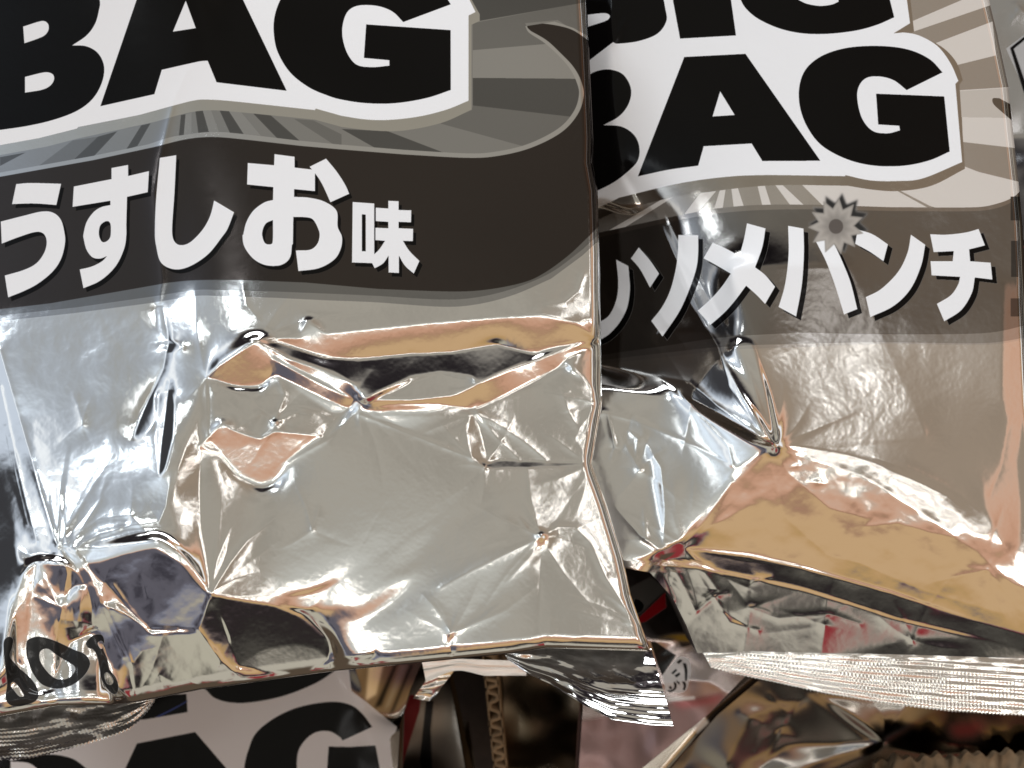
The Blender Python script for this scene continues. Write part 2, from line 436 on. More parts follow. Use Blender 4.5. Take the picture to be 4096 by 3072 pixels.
    # flavour name, white with a black drop shadow
    kana = [["A 105,1192 200,1185~ 396,1190 365,1328 220,1318~ 78,1322"],
            ["A 5,1435 150,1398~ 270,1370~ 345,1378~ 395,1425~ 418,1510~ D 383,110~ 360,200~ 310,275~ 225,345~ 140,390~ 48,427 28,298 140,265~ 215,225~ 262,160~ 275,95~ 255,50~ 205,42~ 100,75~ 10,110"],
            ["A 478,1208 722,1160 722,1088 830,1068 830,1140 965,1108 957,1245 823,1275 818,1457 D 745,60~ 735,130~ 700,215~ 650,280~ 580,335~ 492,373 470,262 540,245~ 600,215~ 632,183 590,198~ 545,190~ 510,145~ 493,80~ A 540,1520~ 560,1440~ 605,1375~ 655,1342~ 715,1328 715,1300 470,1340",
             "A 690,1432~ 715,1450~ 715,1530~ 690,1563~ 660,1565~ 641,1520~ 650,1460~"],
            ["A 1035,1022 1142,1005 1130,1250~ 1115,1480~ 1125,1555~ 1165,1587~ 1230,1570~ 1310,1490~ 1360,1400~ 1387,1298 1516,1375 1475,1480~ D 1310,70~ 1235,165~ 1150,228~ 1070,260~ 1000,255~ 945,215~ 922,130~ A 1003,1520~ 1010,1300~"],
            ["A 1605,1055 1775,1070 1778,998 1908,1015 1908,1085 2040,1100 2040,1238 1905,1225 1905,1275 2000,1280~ 2100,1305~ 2180,1365~ D 1992,10~ 2017,70~ 2010,140~ 1970,205~ 1880,255~ 1760,272 1745,150 1830,145~ 1872,110~ 1885,60~ A 2060,1480~ 2030,1425~ 1990,1408~ 1900,1405 1897,1580 D 1722,120~ 1715,180~ 1690,218~ 1640,240~ 1560,235~ 1490,195~ 1440,125~ 1430,60~ A 1575,1520~ 1595,1440~ 1640,1365~ 1710,1312~ 1768,1295 1770,1212 1600,1195",
             "A 1768,1425 1720,1450~ 1698,1510~ 1712,1568~ 1740,1583~ 1765,1570~"],
            ["A 2005,1080 2112,1027 2180,1110~ 2235,1195~ 2262,1255 2140,1310 2090,1200~ 2050,1135~"],
            ["B 72,1308 212,1318 212,1705 68,1700", "B 132,1388 157,1390 157,1628 132,1628"],
            ["B 303,1300 370,1303 370,1360 452,1362 450,1440 370,1437 370,1478 464,1482 462,1562 398,1560 440,1625~ 505,1690 468,1772 410,1720~ 372,1655 372,1768 305,1765 305,1655 270,1705~ 215,1738 183,1672 240,1620~ 282,1560 220,1555 220,1475 303,1478 303,1437 222,1432 222,1345 303,1350"]]
    for g in kana: a.fill(g, BLACK, 0, off=(13, 16))
    for g in kana: a.fill(g, WHITE, 0)
    # round date-mark figures printed near the bottom seal
    ink = .02
    a.fill(["Q 270,400~ 340,365~ 430,368~ 560,410~ 720,485~ 830,530~ 885,600~ 880,670~ 820,760~ 720,835~ 620,870~ 520,872~ 410,830~ 335,740~ 290,640~ 262,540~ 258,460~", "Q 390,530~ 420,490~ 480,485~ 560,545~ 650,600~ 730,650~ 740,700~ 690,760~ 620,785~ 540,770~ 460,700~ 400,610~"], ink, .0)
    a.fill(["Q 40,400~ 90,362~ 130,390~ 120,470~ 100,560~ 180,660~ 260,730~ 340,820~ 382,920~ 360,990~ 280,1030~ 170,1052~ 90,1030~ 55,960~ 70,820~ 50,650~ 35,500~", "Q 130,810~ 170,840~ 215,900~ 235,945~ 190,950~ 130,880~ 105,840~"], ink, .0)
    a.fill(["Q 850,420~ 920,350~ 1000,342~ 1030,400~ 1020,480~ 1060,580~ 1080,680~ 1140,760~ 1168,840~ 1160,910~ 1120,930~ 1060,880~ 1000,780~ 985,690~ 960,560~ 920,490~ 870,470~", "Q 1030,740~ 1060,715~ 1105,760~ 1118,810~ 1090,838~ 1050,815~", "Q 965,425~ 1000,405~ 1020,430~ 1010,480~ 985,470~"], ink, .0)
    return a

# ------------------------------------------------------------------ near bag: relief
def relief_near():
    r = Relief(-420, -220, 2760, 3120, 0.0)
    f = r.facet; st = r.stroke
    # big planes
    f("S -500,-300 2800,-300 2800,3200 -500,3200", (-1, -1), soft=0)
    r.gx[:] = -.0; r.gy[:] = 0
    f("S -500,-300 770,-300 740,200 700,560 640,1150 690,1400 820,1520 750,1650 700,1850 650,2020 600,2120 300,2180 -500,2200", (-26, -3), (-27, 1), "S 100,300 300,2000", soft=55)
    f("S 640,1150 690,1400 820,1520 750,1650 700,1850 650,2020 600,2120 300,2180 -500,2200 -500,1300", (-26, 3), (-30.5, -14), "S 250,1300 250,2150", soft=40)
    f("S 830,1500 780,1640 720,1850 670,2040 760,2240 845,2380 800,1800", (6, 4), soft=14)               # grey strip between
    f("D 915,480 960,480 1010,560 1030,690 960,690 930,640", (-36, 20), soft=8, wt=3)
    f("D 940,700 1000,680 1075,715 1080,730 1000,745 940,720", (-50, 20), soft=7, wt=4)
    f("D 780,1255 830,1100 930,920 905,1030 925,1150 860,1230", (-48, 14), soft=10, wt=4)
    f("D 935,990 1010,975 1030,1060 1022,1250 975,1440 935,1490 915,1260", (-50, 16), soft=8, wt=5)
    # far left flank and pleat
    f("S -500,1330 0,1380 70,1620 110,1900 160,2130 205,2190 90,2230 20,2050 -500,1900", (-38, -16), (-44, -10), "S 160,1900 40,1980", soft=12)
    f("S -500,1800 -70,1860 -5,1960 45,2080 75,2220 78,2330 55,2500 10,2700 -500,2800", (-63, 8), soft=18)
    # central and right lower facets
    f("S 800,1680 1000,1650 1430,1600 1936,1870 1900,1960 1700,2100 1408,2300 1100,2400 841,2373 800,2100", (-13, 1), (-5, -16), "S 1000,1750 1330,2330", soft=8)
    f("S 1936,1870 2320,1850 2360,1870 2430,2030 2490,2220 2590,2590 2200,2570 1800,2560 1600,2300 1900,2000", (2, -3.5), soft=16)
    f("S 1940,1880 1960,1990 1780,2180 1560,2330 1420,2430 1250,2420 1410,2295 1720,2095 1880,1975", (-9, -19.5), soft=22)      # bright diagonal
    f("S 1800,2080 1990,2060 2080,2150 1900,2290 1650,2450 1480,2520 1420,2470 1580,2330", (-14, -12), soft=24)
    f("S 1420,2440 1560,2330 1680,2290 1600,2390 1480,2470 1380,2480", (0, -33), soft=18, amt=.95)                            # red glint
    f("S 1330,2440 1500,2520 1680,2440 1850,2320 2100,2190 2160,2150 2050,2300 1950,2420 1850,2540 1700,2570 1450,2620 1330,2560", (-9, -17.5), soft=22)
    # upper crease: lip, dark fold, second lip
    f("E -100,250 0,322 600,262 1200,216 1400,262 1500,345 1420,360 1300,330 1200,270 600,320 0,370 -150,420", (3, -31), soft=6)
    f("D 1530,672 E 0,345 600,285 1200,232 1390,275 1490,345 1300,402 1180,440 1120,430 950,382 700,430 450,440 200,460 0,470 D 1700,740", (2, -35), (2, -50), "E 700,290 720,440", soft=5)
    f("E 140,480 450,440 700,430 950,386 1130,432 1180,440 1000,530 840,600 820,560 640,535 480,560 300,640 215,690 185,640 170,540", (2, 32), (2, 38), "E 640,440 620,640", soft=5, wt=3)
    f("E 300,678 420,630 520,580 640,545 790,575 830,585 800,620 730,640 690,685 500,690", (-4, 14), soft=8)
    f("D 1535,680 1700,790 1900,850 2080,930 2130,990 2100,1030 1980,970 1720,830 1600,760", (6, -43), soft=6)
    f("D 1550,690 1640,690 1900,780 2100,800 2200,850 2120,960 1950,850 1700,780", (6, 34), soft=6)
    f("E 190,735 300,690 480,690 720,665 800,625 1000,530 1290,420 1440,375 1500,348 1480,385 1340,470 1280,520 830,745 650,716 400,716", (6, -46), soft=6)
    f("E 830,752 1280,528 1350,475 1490,385 1400,500 1330,510 1200,560", (14, -33), soft=5)
    f("E 1340,480 1490,375 1510,400 1520,690 1490,640 1430,560 1370,520", (40, 10), soft=8)
    # lower left lip of the crease
    f("D 1225,898 1290,830 1520,675 1560,760 1610,880 1530,962 1400,955", (-4, -42), (-2, -47), "D 1300,820 1560,900", soft=5)
    f("D 1525,675 1610,790 1720,850 2090,1035 2060,1085 1900,1020 1700,920 1615,880 1570,790", (2, -47), soft=5)
    f("D 1700,925 1900,1025 2060,1090 1990,1125 1900,1105 1780,1010", (2, -34), soft=8)
    # small cups below it
    f("D 1235,990 1230,1180 1290,1160 1380,1210 1540,1240 1620,1190 1600,1150 1640,1100 1790,1060 1900,1120 1990,1130 1700,930 1540,970", (-4, -12), soft=10)
    f("D 1240,1235 1310,1168 1380,1212 1520,1262 1620,1218 1890,1242 1710,1400 1630,1512 1540,1545 1400,1472 1290,1330", (-6, -30), (-6, -35), "D 1560,1260 1540,1530", soft=8, wt=3)
    f("D 1245,1240 1310,1185 1370,1225 1470,1275 1440,1310 1330,1310", (-2, -37), soft=8, wt=3)
    f("D 1640,1230 1800,1245 1750,1290 1660,1260", (0, -33), soft=8)
    f("D 1500,1450 1540,1420 1620,1440 1620,1500 1550,1525", (0, -37), soft=8, wt=3)
    # right middle facet
    f("E 850,762 1300,528 1430,580 1530,700 1480,1030 1230,1025 900,1045", (3, -9), soft=8)
    f("E 220,770 500,780 800,770 790,880 810,1000 500,870", (-6, -19), (-4, -8), "E 500,770 560,900", soft=8)
    f("E 880,1060 940,1022 1410,1036 1430,1050 1300,1060 920,1072", (4, 30), soft=4)
    # bottom left: shoulder falling away, cuff, lens
    f("G 200,480 330,395 430,428 900,372 1050,470 1190,665 1150,640 1040,520 880,412 470,500 420,440 330,410", (-18, -27), soft=6)
    f("G 470,500 880,412 1040,520 1150,650 1130,870 850,872 740,780 600,620", (-27, -44), (-22, -55), "G 700,480 800,860", soft=8, wt=4)
    f("G 930,440 1040,520 1160,660 1150,800 1000,650 940,520", (-18, -62), soft=6, wt=3)
    f("G 590,745 750,800 850,905 1115,890 1345,1125 1140,1215 770,1290 700,1050 610,850", (-15, -63), soft=10, wt=3)
    f("G 1120,870 1190,690 1240,760 1330,1080 1345,1130 1250,1010", (2, -64), soft=6, wt=4)
    f("G 1200,680 1500,715 1700,800 1860,940 1870,1040 1700,1120 1350,1085 1300,900", (4, -63.5), (3, -66.5), "G 1600,740 1600,960", soft=5, wt=6)
    f("G 1355,1075 1500,985 1680,955 1800,985 1865,1035 1720,1122 1500,1110", (-2, -71.5), soft=6, wt=4)
    f("G 1200,680 1700,690 1840,690 1740,760 1500,730", (-10, -23), soft=6)
    f("G 1700,790 1860,930 1890,1050 2123,1000 2123,1030 1860,1080 1840,950", (10, -62), soft=6)
    # left cone
    f("G 205,490 130,560 95,680 100,1050 130,1100 170,800", (-2, -46), soft=5)
    f("G 215,490 175,700 150,1000 170,1200 300,1250 330,950 320,700", (-34, -22), (-12, -29), "G 150,900 320,900", soft=8)
    f("G 225,490 400,520 480,620 400,640 370,700 380,820 420,900 360,1100 330,900 340,720", (-5, -61), soft=6, wt=2)
    f("G 420,640 470,640 545,850 450,900 400,1000 390,800", (-14, -66), soft=6)
    f("G 400,450 600,760 740,1060 750,1260 640,1200 560,860 480,600", (-36, -44), (-14, -50), "G 560,900 680,850", soft=6)
    f("G 300,1180 400,950 560,860 620,1100 640,1290 200,1300", (-20, 36), soft=10)
    r.outside("S -500,2900 0,2880 233,2840 544,2825 1300,2700 2186,2604 2620,2612 2580,2500 2440,2020 2378,1860 2415,1640 2410,1000 2360,300 2350,-300 2900,-300 2900,3300 -500,3300")
    h = r.solve(1.6)
    # creases and soft pleats
    for q, w, s, tp in [
        ("A 1215,455 1130,640 1090,800 1040,1010 1000,1250 D 960,330 940,450", 30, .10, (.2, .4)),
        ("D 960,480 980,590 1000,700", 16, -.16, (.3, 1)), ("D 930,700 1000,675 1075,720", 12, .2, (.5, .5)),
        ("D 990,720 960,850 880,1020 790,1240", 20, -.22, (.8, .2)), ("D 1000,930 980,1100 955,1300 940,1480", 20, -.26, (.5, .2)),
        ("G 400,420 460,300 560,150 600,20", 22, .075, (1, .1)), ("G 380,400 350,200 320,60", 30, .05, (1, .1)),
        ("G 420,420 560,330 750,285 900,265 940,180 960,60", 24, .10, (1, .3)),
        ("E 200,775 400,850 600,930 810,1010 880,1060", 9, .09, (1, 1)), ("E 780,860 790,930 810,1010", 14, .16, (.4, 1)),
        ("E 840,765 950,820 1100,920 1220,1020", 20, .075, (1, .6)), ("E 845,770 950,900 1070,1015", 10, .07, (1, .6)),
        ("E 1310,640 1340,740 1400,850", 34, .06, (.5, .3)), ("E 180,750 100,830 0,920 D 1700,1400", 10, .10, (1, .3)),
        ("E 1195,1447 1120,1410 1080,1350", 14, .11, (1, .2)), ("E 1200,1445 1290,1395 1390,1400 1470,1480 1560,1640", 24, .08, (1, .5)),
        ("E 1195,1450 1000,1540 800,1640 640,1730", 26, .10, (1, .4)), ("E 1198,1455 1130,1560 1000,1700", 22, .07, (1, .3)),
        ("E 1195,1440 1170,1380 1100,1260", 20, .05, (1, .2)),
        ("G 1195,668 1300,500 1400,370 1560,240", 22, .10, (1, .2)), ("G 1192,665 1230,480 1300,300", 26, .05, (1, .2)),
        ("H 700,462 850,400 1000,330 1170,200", 24, .05, (1, .2)), ("H 1750,425 1650,300 1540,130 1480,0", 18, .11, (1, .3)),
        ("H 705,465 690,520 700,580", 10, -.3, (1, 1)), ("H 1215,530 1225,540 1240,560", 12, -.2, (1, 1)),
        ("D 1620,1165 1640,1100 1680,1000 1640,900", 20, .10, (1, .3)), ("D 1620,1165 1540,1110 1400,1200", 16, .08, (1, .2)), ("D 1225,900 1235,1000 1240,1230", 8, -.14, (.5, .5)),
        ("D 1620,1165 1760,1100 1890,1110 1960,1140 2090,1090", 10, .12, (1, .5)), ("D 1620,1165 1640,1215 1880,1240", 8, .10, (1, .5)),
        ("D 1245,1230 1310,1168 1380,1210 1540,1262 1620,1215", 8, .09, (.6, 1)), ("D 1245,1300 1400,1470 1540,1545 1640,1500 1720,1390 1890,1242", 10, .08, (.5, .5)),
        ("D 1165,1360 1180,1300 1230,1250", 10, .22, (1, 1)), ("D 1160,1290 1240,1330 1300,1340", 9, .18, (1, .3)),
        ("E 340,1270 290,1340 120,1640", 6, -.03, (.6, .2)), ("E 1320,610 1350,640 1310,660", 6, .10, (.3, .3)),
        ("D 1430,350 1450,470 1530,560", 22, .05, (.3, .3)), ("D 1540,660 1700,590 1900,540 2212,510 E 300,170", 20, .07, (.8, .2)),
        ("D 1150,400 1160,600 1200,850", 30, .05, (.3, .5)), ("E 1430,0 1400,90 1330,150 1230,165", 16, .09, (.6, .2)),
        ("V 0,280 80,560 150,800 230,1080 320,1380", 14, .2, (.6, 1)), ("V 0,480 60,760 130,1060 200,1330", 10, .12, (.6, 1)), ("V 30,700 90,1000 150,1240", 9, .12, (.5, .5)),
        ("G 350,440 380,560 350,760 300,1000", 12, .22, (1, .4)), ("G 215,500 280,640 330,740 200,690", 10, .2, (.6, .6)),
        ("G 430,440 520,600 580,780 700,1030", 10, .3, (.8, .8)), ("G 470,480 560,660 640,840 740,1060", 8, .25, (.8, .8)),
        ("G 590,740 700,770 800,850 870,910", 9, .25, (.8, .3)), ("G 1120,870 1180,950 1260,1060 1330,1120", 12, .3, (.8, .8)),
        ("G 640,620 740,760 830,860 1000,870", 9, .22, (.5, .8)), ("G 830,690 820,620 800,570", 9, .2, (.3, .3)), ("G 960,1200 1080,1170 1140,1200 1260,1150", 8, .2, (.5, .5)),
        ("G 760,1060 800,1000 870,980", 26, .08, (.4, .4)), ("G 850,1200 900,1130 960,1160", 26, .08, (.4, .4)),
    ]:
        st(q, w, s, tp)
    for i, (q, n, ln, arc) in enumerate([("S 1430,1600", 7, (150, 480), (20, 160)), ("S 1905,1648", 6, (120, 380), (10, 170)), ("S 1936,1868", 6, (80, 260), (60, 330)), ("S 2164,2146", 9, (120, 420), (0, 360)),
                                 ("S 841,2373", 6, (150, 460), (-88, -25)), ("S 1804,2535", 6, (100, 300), (190, 350)), ("S 2186,2588", 5, (80, 240), (190, 350)), ("S 2560,2500", 5, (120, 380), (180, 262)),
                                 ("S 232,2185", 9, (150, 460), (-110, -5)), ("S 1105,1690", 8, (80, 220), (0, 360)), ("S 826,1512", 5, (80, 200), (30, 150)), ("S 1036,1354", 5, (100, 300), (-60, 10)),
                                 ("S 2390,1352", 5, (80, 220), (110, 200)), ("S 2400,1612", 5, (100, 260), (100, 230)), ("S 2362,1856", 6, (100, 300), (80, 250)), ("S 545,2800", 6, (120, 340), (-110, -10)),
                                 ("S 380,2500", 6, (100, 260), (0, 360)), ("S 880,2660", 5, (80, 200), (200, 300)), ("S 150,2330", 6, (100, 300), (30, 140)), ("S 1250,2120", 4, (60, 200), (0, 360)), ("S 330,1700", 4, (60, 160), (0, 360)), ("S 520,2060", 5, (60, 160), (0, 360))]):
        r.fan(q, n, 300 + i, ln, arc=arc)
    R = r.R
    h = h + r.extra
    # fine life of the foil: soft waviness, wrinkles, skin
    px = S * r.step
    X = R.X[None]; Y = R.Y[:, None]
    blot = gblur(R.cover([curve("S -300,1300 600,1250 640,1700 560,2050 100,2150 -300,1900")], 1), 20)
    low = gblur(R.cover([curve("S -300,1950 400,2150 860,2400 860,2800 -300,2900")], 1), 8)
    prn = gblur(R.cover([curve("S -400,-200 2300,-200 2300,1080 1500,1160 -400,1260")], 1), 10)
    purp = gblur(R.cover([curve("G 470,500 880,412 1040,520 1150,650 1130,870 850,872 740,780 600,620")], 1), 6)
    cone = gblur(R.cover([curve("G 60,520 400,450 600,760 760,1250 60,1290")], 1), 6)
    h += (noise(R.h, R.w, 14, 18, seed=8) * .05 * purp + noise(R.h, R.w, 5, 30, seed=9) * .05 * cone) * 14 * px
    h += noise(R.h, R.w, 40, seed=3) * (.006 - .004 * prn) * 40 * px
    h += noise(R.h, R.w, 12, seed=4) * (.004 - .003 * prn + .008 * blot + .016 * low) * 12 * px
    h += noise(R.h, R.w, 1.1, seed=7) * (.008 - .006 * prn) * 1.1 * px
    h += noise(R.h, R.w, 3.2, seed=5) * (.004 - .003 * prn + .006 * blot + .010 * low) * 3.2 * px
    return r, h

NEAR_R = (np.array([-300, 0, 160, 556, 655, 766, 1019, 1606, 1640, 1852, 1862, 2026, 2228, 2381, 2504, 2605, 3200.]),
          np.array([2340, 2346, 2355, 2373, 2371, 2391, 2399, 2408, 2404, 2367, 2370, 2428, 2490, 2524, 2567, 2603, 2780.]))
NEAR_B = (np.array([-400, 0, 233, 438, 544, 805, 1300, 2023, 2186, 2603, 2800.]),
          np.array([2880, 2866, 2822, 2820, 2809, 2758, 2689, 2616, 2592, 2606, 2608.]))

# ------------------------------------------------------------------ second bag (right): artwork
def art_far():
    a = Art(2150, -220, 4260, 3000)
    a.fill("S 2000,-300 4400,-300 4400,1270 4200,1330 4090,1359~ 3927,1380~ 3521,1376~ 3200,1389 2913,1400~ 2650,1430 2411,1455 2000,1500", .80, 1)
    a.fill("S 2000,-300 4400,-300 4400,1270 4200,1325 4090,1352~ 3927,1373~ 3521,1369~ 3200,1375 2913,1385~ 2650,1412 2411,1440 2000,1490", .55, 1)
    a.fill("S 2000,-300 4400,-300 4400,1200 4200,1270 4090,1304~ 3927,1333~ 3521,1337~ 3200,1330 2897,1349~ 2650,1385 2411,1419 2000,1480", (.33, .315, .30), 1)
    # rays: near-white wedges
    o = "S 2000,-300 4400,-300 C 2120,-30 2128,900 2095,940~ 2020,980~ 1900,1000~ 1500,1000 1100,992~ 800,1000~ 560,1030~ 300,1085 115,1125 -300,1260"
    i = "S 2000,-300 4400,-300 C 2120,-30 2128,880 2085,928~ 2010,962~ 1900,982~ 1500,982 1100,970~ 800,975~ 560,1008~ 300,1062 115,1102 -300,1235"
    a.fill(o, (.50, .47, .44), 1)
    PALE = (.80, .765, .73)
    PM = .35
    a.fill(i, (.58, .54, .49), .8)
    k = a.mask(i)
    for q in ["C 420,940 480,925 200,1100 130,1110", "C 600,905 680,892 580,1012 515,1020", "C 690,890 715,888 700,985 660,988", "C 740,885 770,885 800,978 752,980", "C 865,880 900,880 930,975 888,975",
              "C 950,878 985,878 1085,972 1020,972", "C 1075,875 1300,875 1500,890 1700,1000 1420,1000 1250,980 1180,980", "C 1540,903 1850,790 2128,900 2128,1000 1760,1000 1680,975",
              "N 385,518 610,522 622,655 388,628", "N 395,745 640,805 640,900 560,900 320,805", "N 270,190 520,95 535,245 345,292", "N 360,400 600,385 610,522 380,518", "N 430,-20 560,-20 520,20 170,140 150,100"]:
        a.fill(q, PALE, PM, clip=k)
    a.fill("N 360,404 600,388 608,521 383,518", (.70, .67, .62), .6, clip=k * .6)
    a.fill("C 1980,467~ 2010,465 2075,500 2075,575 2040,545 1985,495~", (.30, .28, .25), 1)
    for q in ["N 600,870 640,870 640,975 600,975", "N 602,1065 635,1065 635,1225 602,1225", "N 600,1320 640,1320 640,1400 600,1400"]: a.fill(q, .12, 1)
    # label
    a.fill("S 2000,-300 C 1590,-300 1590,0 1607,150 1590,158 1680,190~ 1755,235~ 1810,300~ 1838,380 1822,400 1848,800 1690,880~ 1540,905~ 1420,900~ 1290,880 900,880~ 480,930 200,1000 110,1040 -300,1200", (.56, .51, .45), 1)
    a.fill("S 2000,-300 C 1570,-300 1573,0 1588,110 1510,158 1570,155~ 1640,172~ 1720,220~ 1780,300~ 1817,383 1803,398 1835,768 1650,845~ 1530,858~ 1400,855~ 1282,830 1280,835 900,830~ 700,840~ 480,872~ 205,938 200,942 110,985 -300,1150", WHITE, 0)
    for q in [["C 60,-100 400,-100 428,40~ 433,100~ 390,160~ 300,195~ 200,207~ 180,200 60,292 -80,380 -80,-100", "C 60,70 140,62~ 165,75~ 150,97~ 60,127"],
              ["C 440,-100 462,-10 498,183 763,168 738,-10 720,-100"],
              ["C 760,-100 780,-10 810,40~ 870,90~ 970,135~ 1080,158~ 1200,160~ 1330,145~ 1430,118~ 1513,82 1490,-10 1475,-100", "C 1040,-60 1060,0 1100,18~ 1160,28~ 1215,22~ 1249,8 1243,-60"],
              ["C -80,470 60,360~ 110,335~ 170,330~ 230,355~ 265,420~ 255,490~ 210,550~ 135,593 220,600~ 280,640~ 305,700~ 295,765~ 240,822~ 170,872~ 60,925 -80,990"],
              ["C 518,270 808,255 1163,762 888,763 837,680 610,693 584,785 440,805~ 298,836", "C 688,433 652,552 757,545"],
              ["C 1742,343 1680,280~ 1580,235~ 1450,218~ 1300,225~ 1180,260~ 1100,320~ 1065,400~ 1065,500~ 1100,600~ 1170,690~ 1290,755~ 1420,785~ 1560,785~ 1680,760~ 1776,718 1750,457 1427,444 1437,590 1537,596 1540,618 1480,632~ 1410,620~ 1360,560~ 1338,470~ 1345,410~ 1380,370~ 1440,362~ 1510,380~ 1572,427"]]:
        a.fill(q, BLACK, 0)
    kana = ["M 303,808 393,855 400,930~ 405,1030~ 385,1160~ 330,1270~ 260,1350~ 205,1390 60,1450 60,1300 205,1255~ 270,1190~ 310,1080~ 318,960~",
            "M 470,718 412,800 480,880~ 553,1015 620,912 550,810~",
            "M 762,627 908,628 908,760~ 895,870~ 850,1010~ 770,1190~ 645,1375 562,1260 640,1160~ 700,1040~ 740,890~ 758,760~",
            "M 1268,540 1405,578 1380,720~ 1328,865 1400,920~ 1475,1008 1402,1135 1340,1070~ 1262,1000 1180,1110~ 1100,1200~ 998,1290 905,1185 1000,1100~ 1080,1010~ 1148,912 1060,860~ 948,798 1015,682 1110,725~ 1212,780 1245,660~",
            "C 1010,1070 1083,1083 1085,1200~ 1075,1350~ 1048,1500 965,1455 995,1350~ 1012,1210~",
            "C 1142,1145 1200,1100 1240,1180 1265,1235~ 1305,1335~ 1338,1465 1275,1490 1235,1360~ 1190,1240~",
            "C 1340,1088 1410,1110~ 1483,1158 1462,1238 1400,1195~ 1328,1155",
            "C 1592,1112 1660,1160 1640,1260~ 1590,1370~ 1510,1450~ 1400,1503 1378,1408 1450,1370~ 1530,1290~ 1575,1200~",
            ["C 1683,1110 1760,1112~ 1850,1102~ 1913,1085 1943,1163 1868,1182 1873,1238 1970,1245 1978,1325 1895,1315 1880,1390~ 1830,1470~ 1750,1523 1715,1440 1780,1400~ 1815,1350~ 1825,1312 1690,1305 1685,1238 1790,1238 1795,1190 1700,1195"]]
    for g in kana: a.fill(g, BLACK, 0, off=(19, 16))
    c = (2300 + 1237 * .84398, 1073 * .84398)
    a.fill([star(c[0], c[1] - 4, 11, 122, 82, .25)], .03, .1, off=(12, -10), soft=4)
    for g in kana: a.fill(g, WHITE, 0)
    for t, m in ((1, .52), (.9, .70), (.72, .60), (.52, .46)):
        a.fill([star(c[0], c[1], 11, 114 * t, 72 * t, .25)], (m * .72, m * .68, m * .63), .3, soft=2 + 8 * (1 - t))
    th = np.linspace(0, 6.2832, 40)[:-1]
    a.fill([np.stack([c[0] + 29 * np.cos(th), c[1] + 30 * np.sin(th)], 1)], (.13, .115, .105), .25, soft=1.5)
    return a

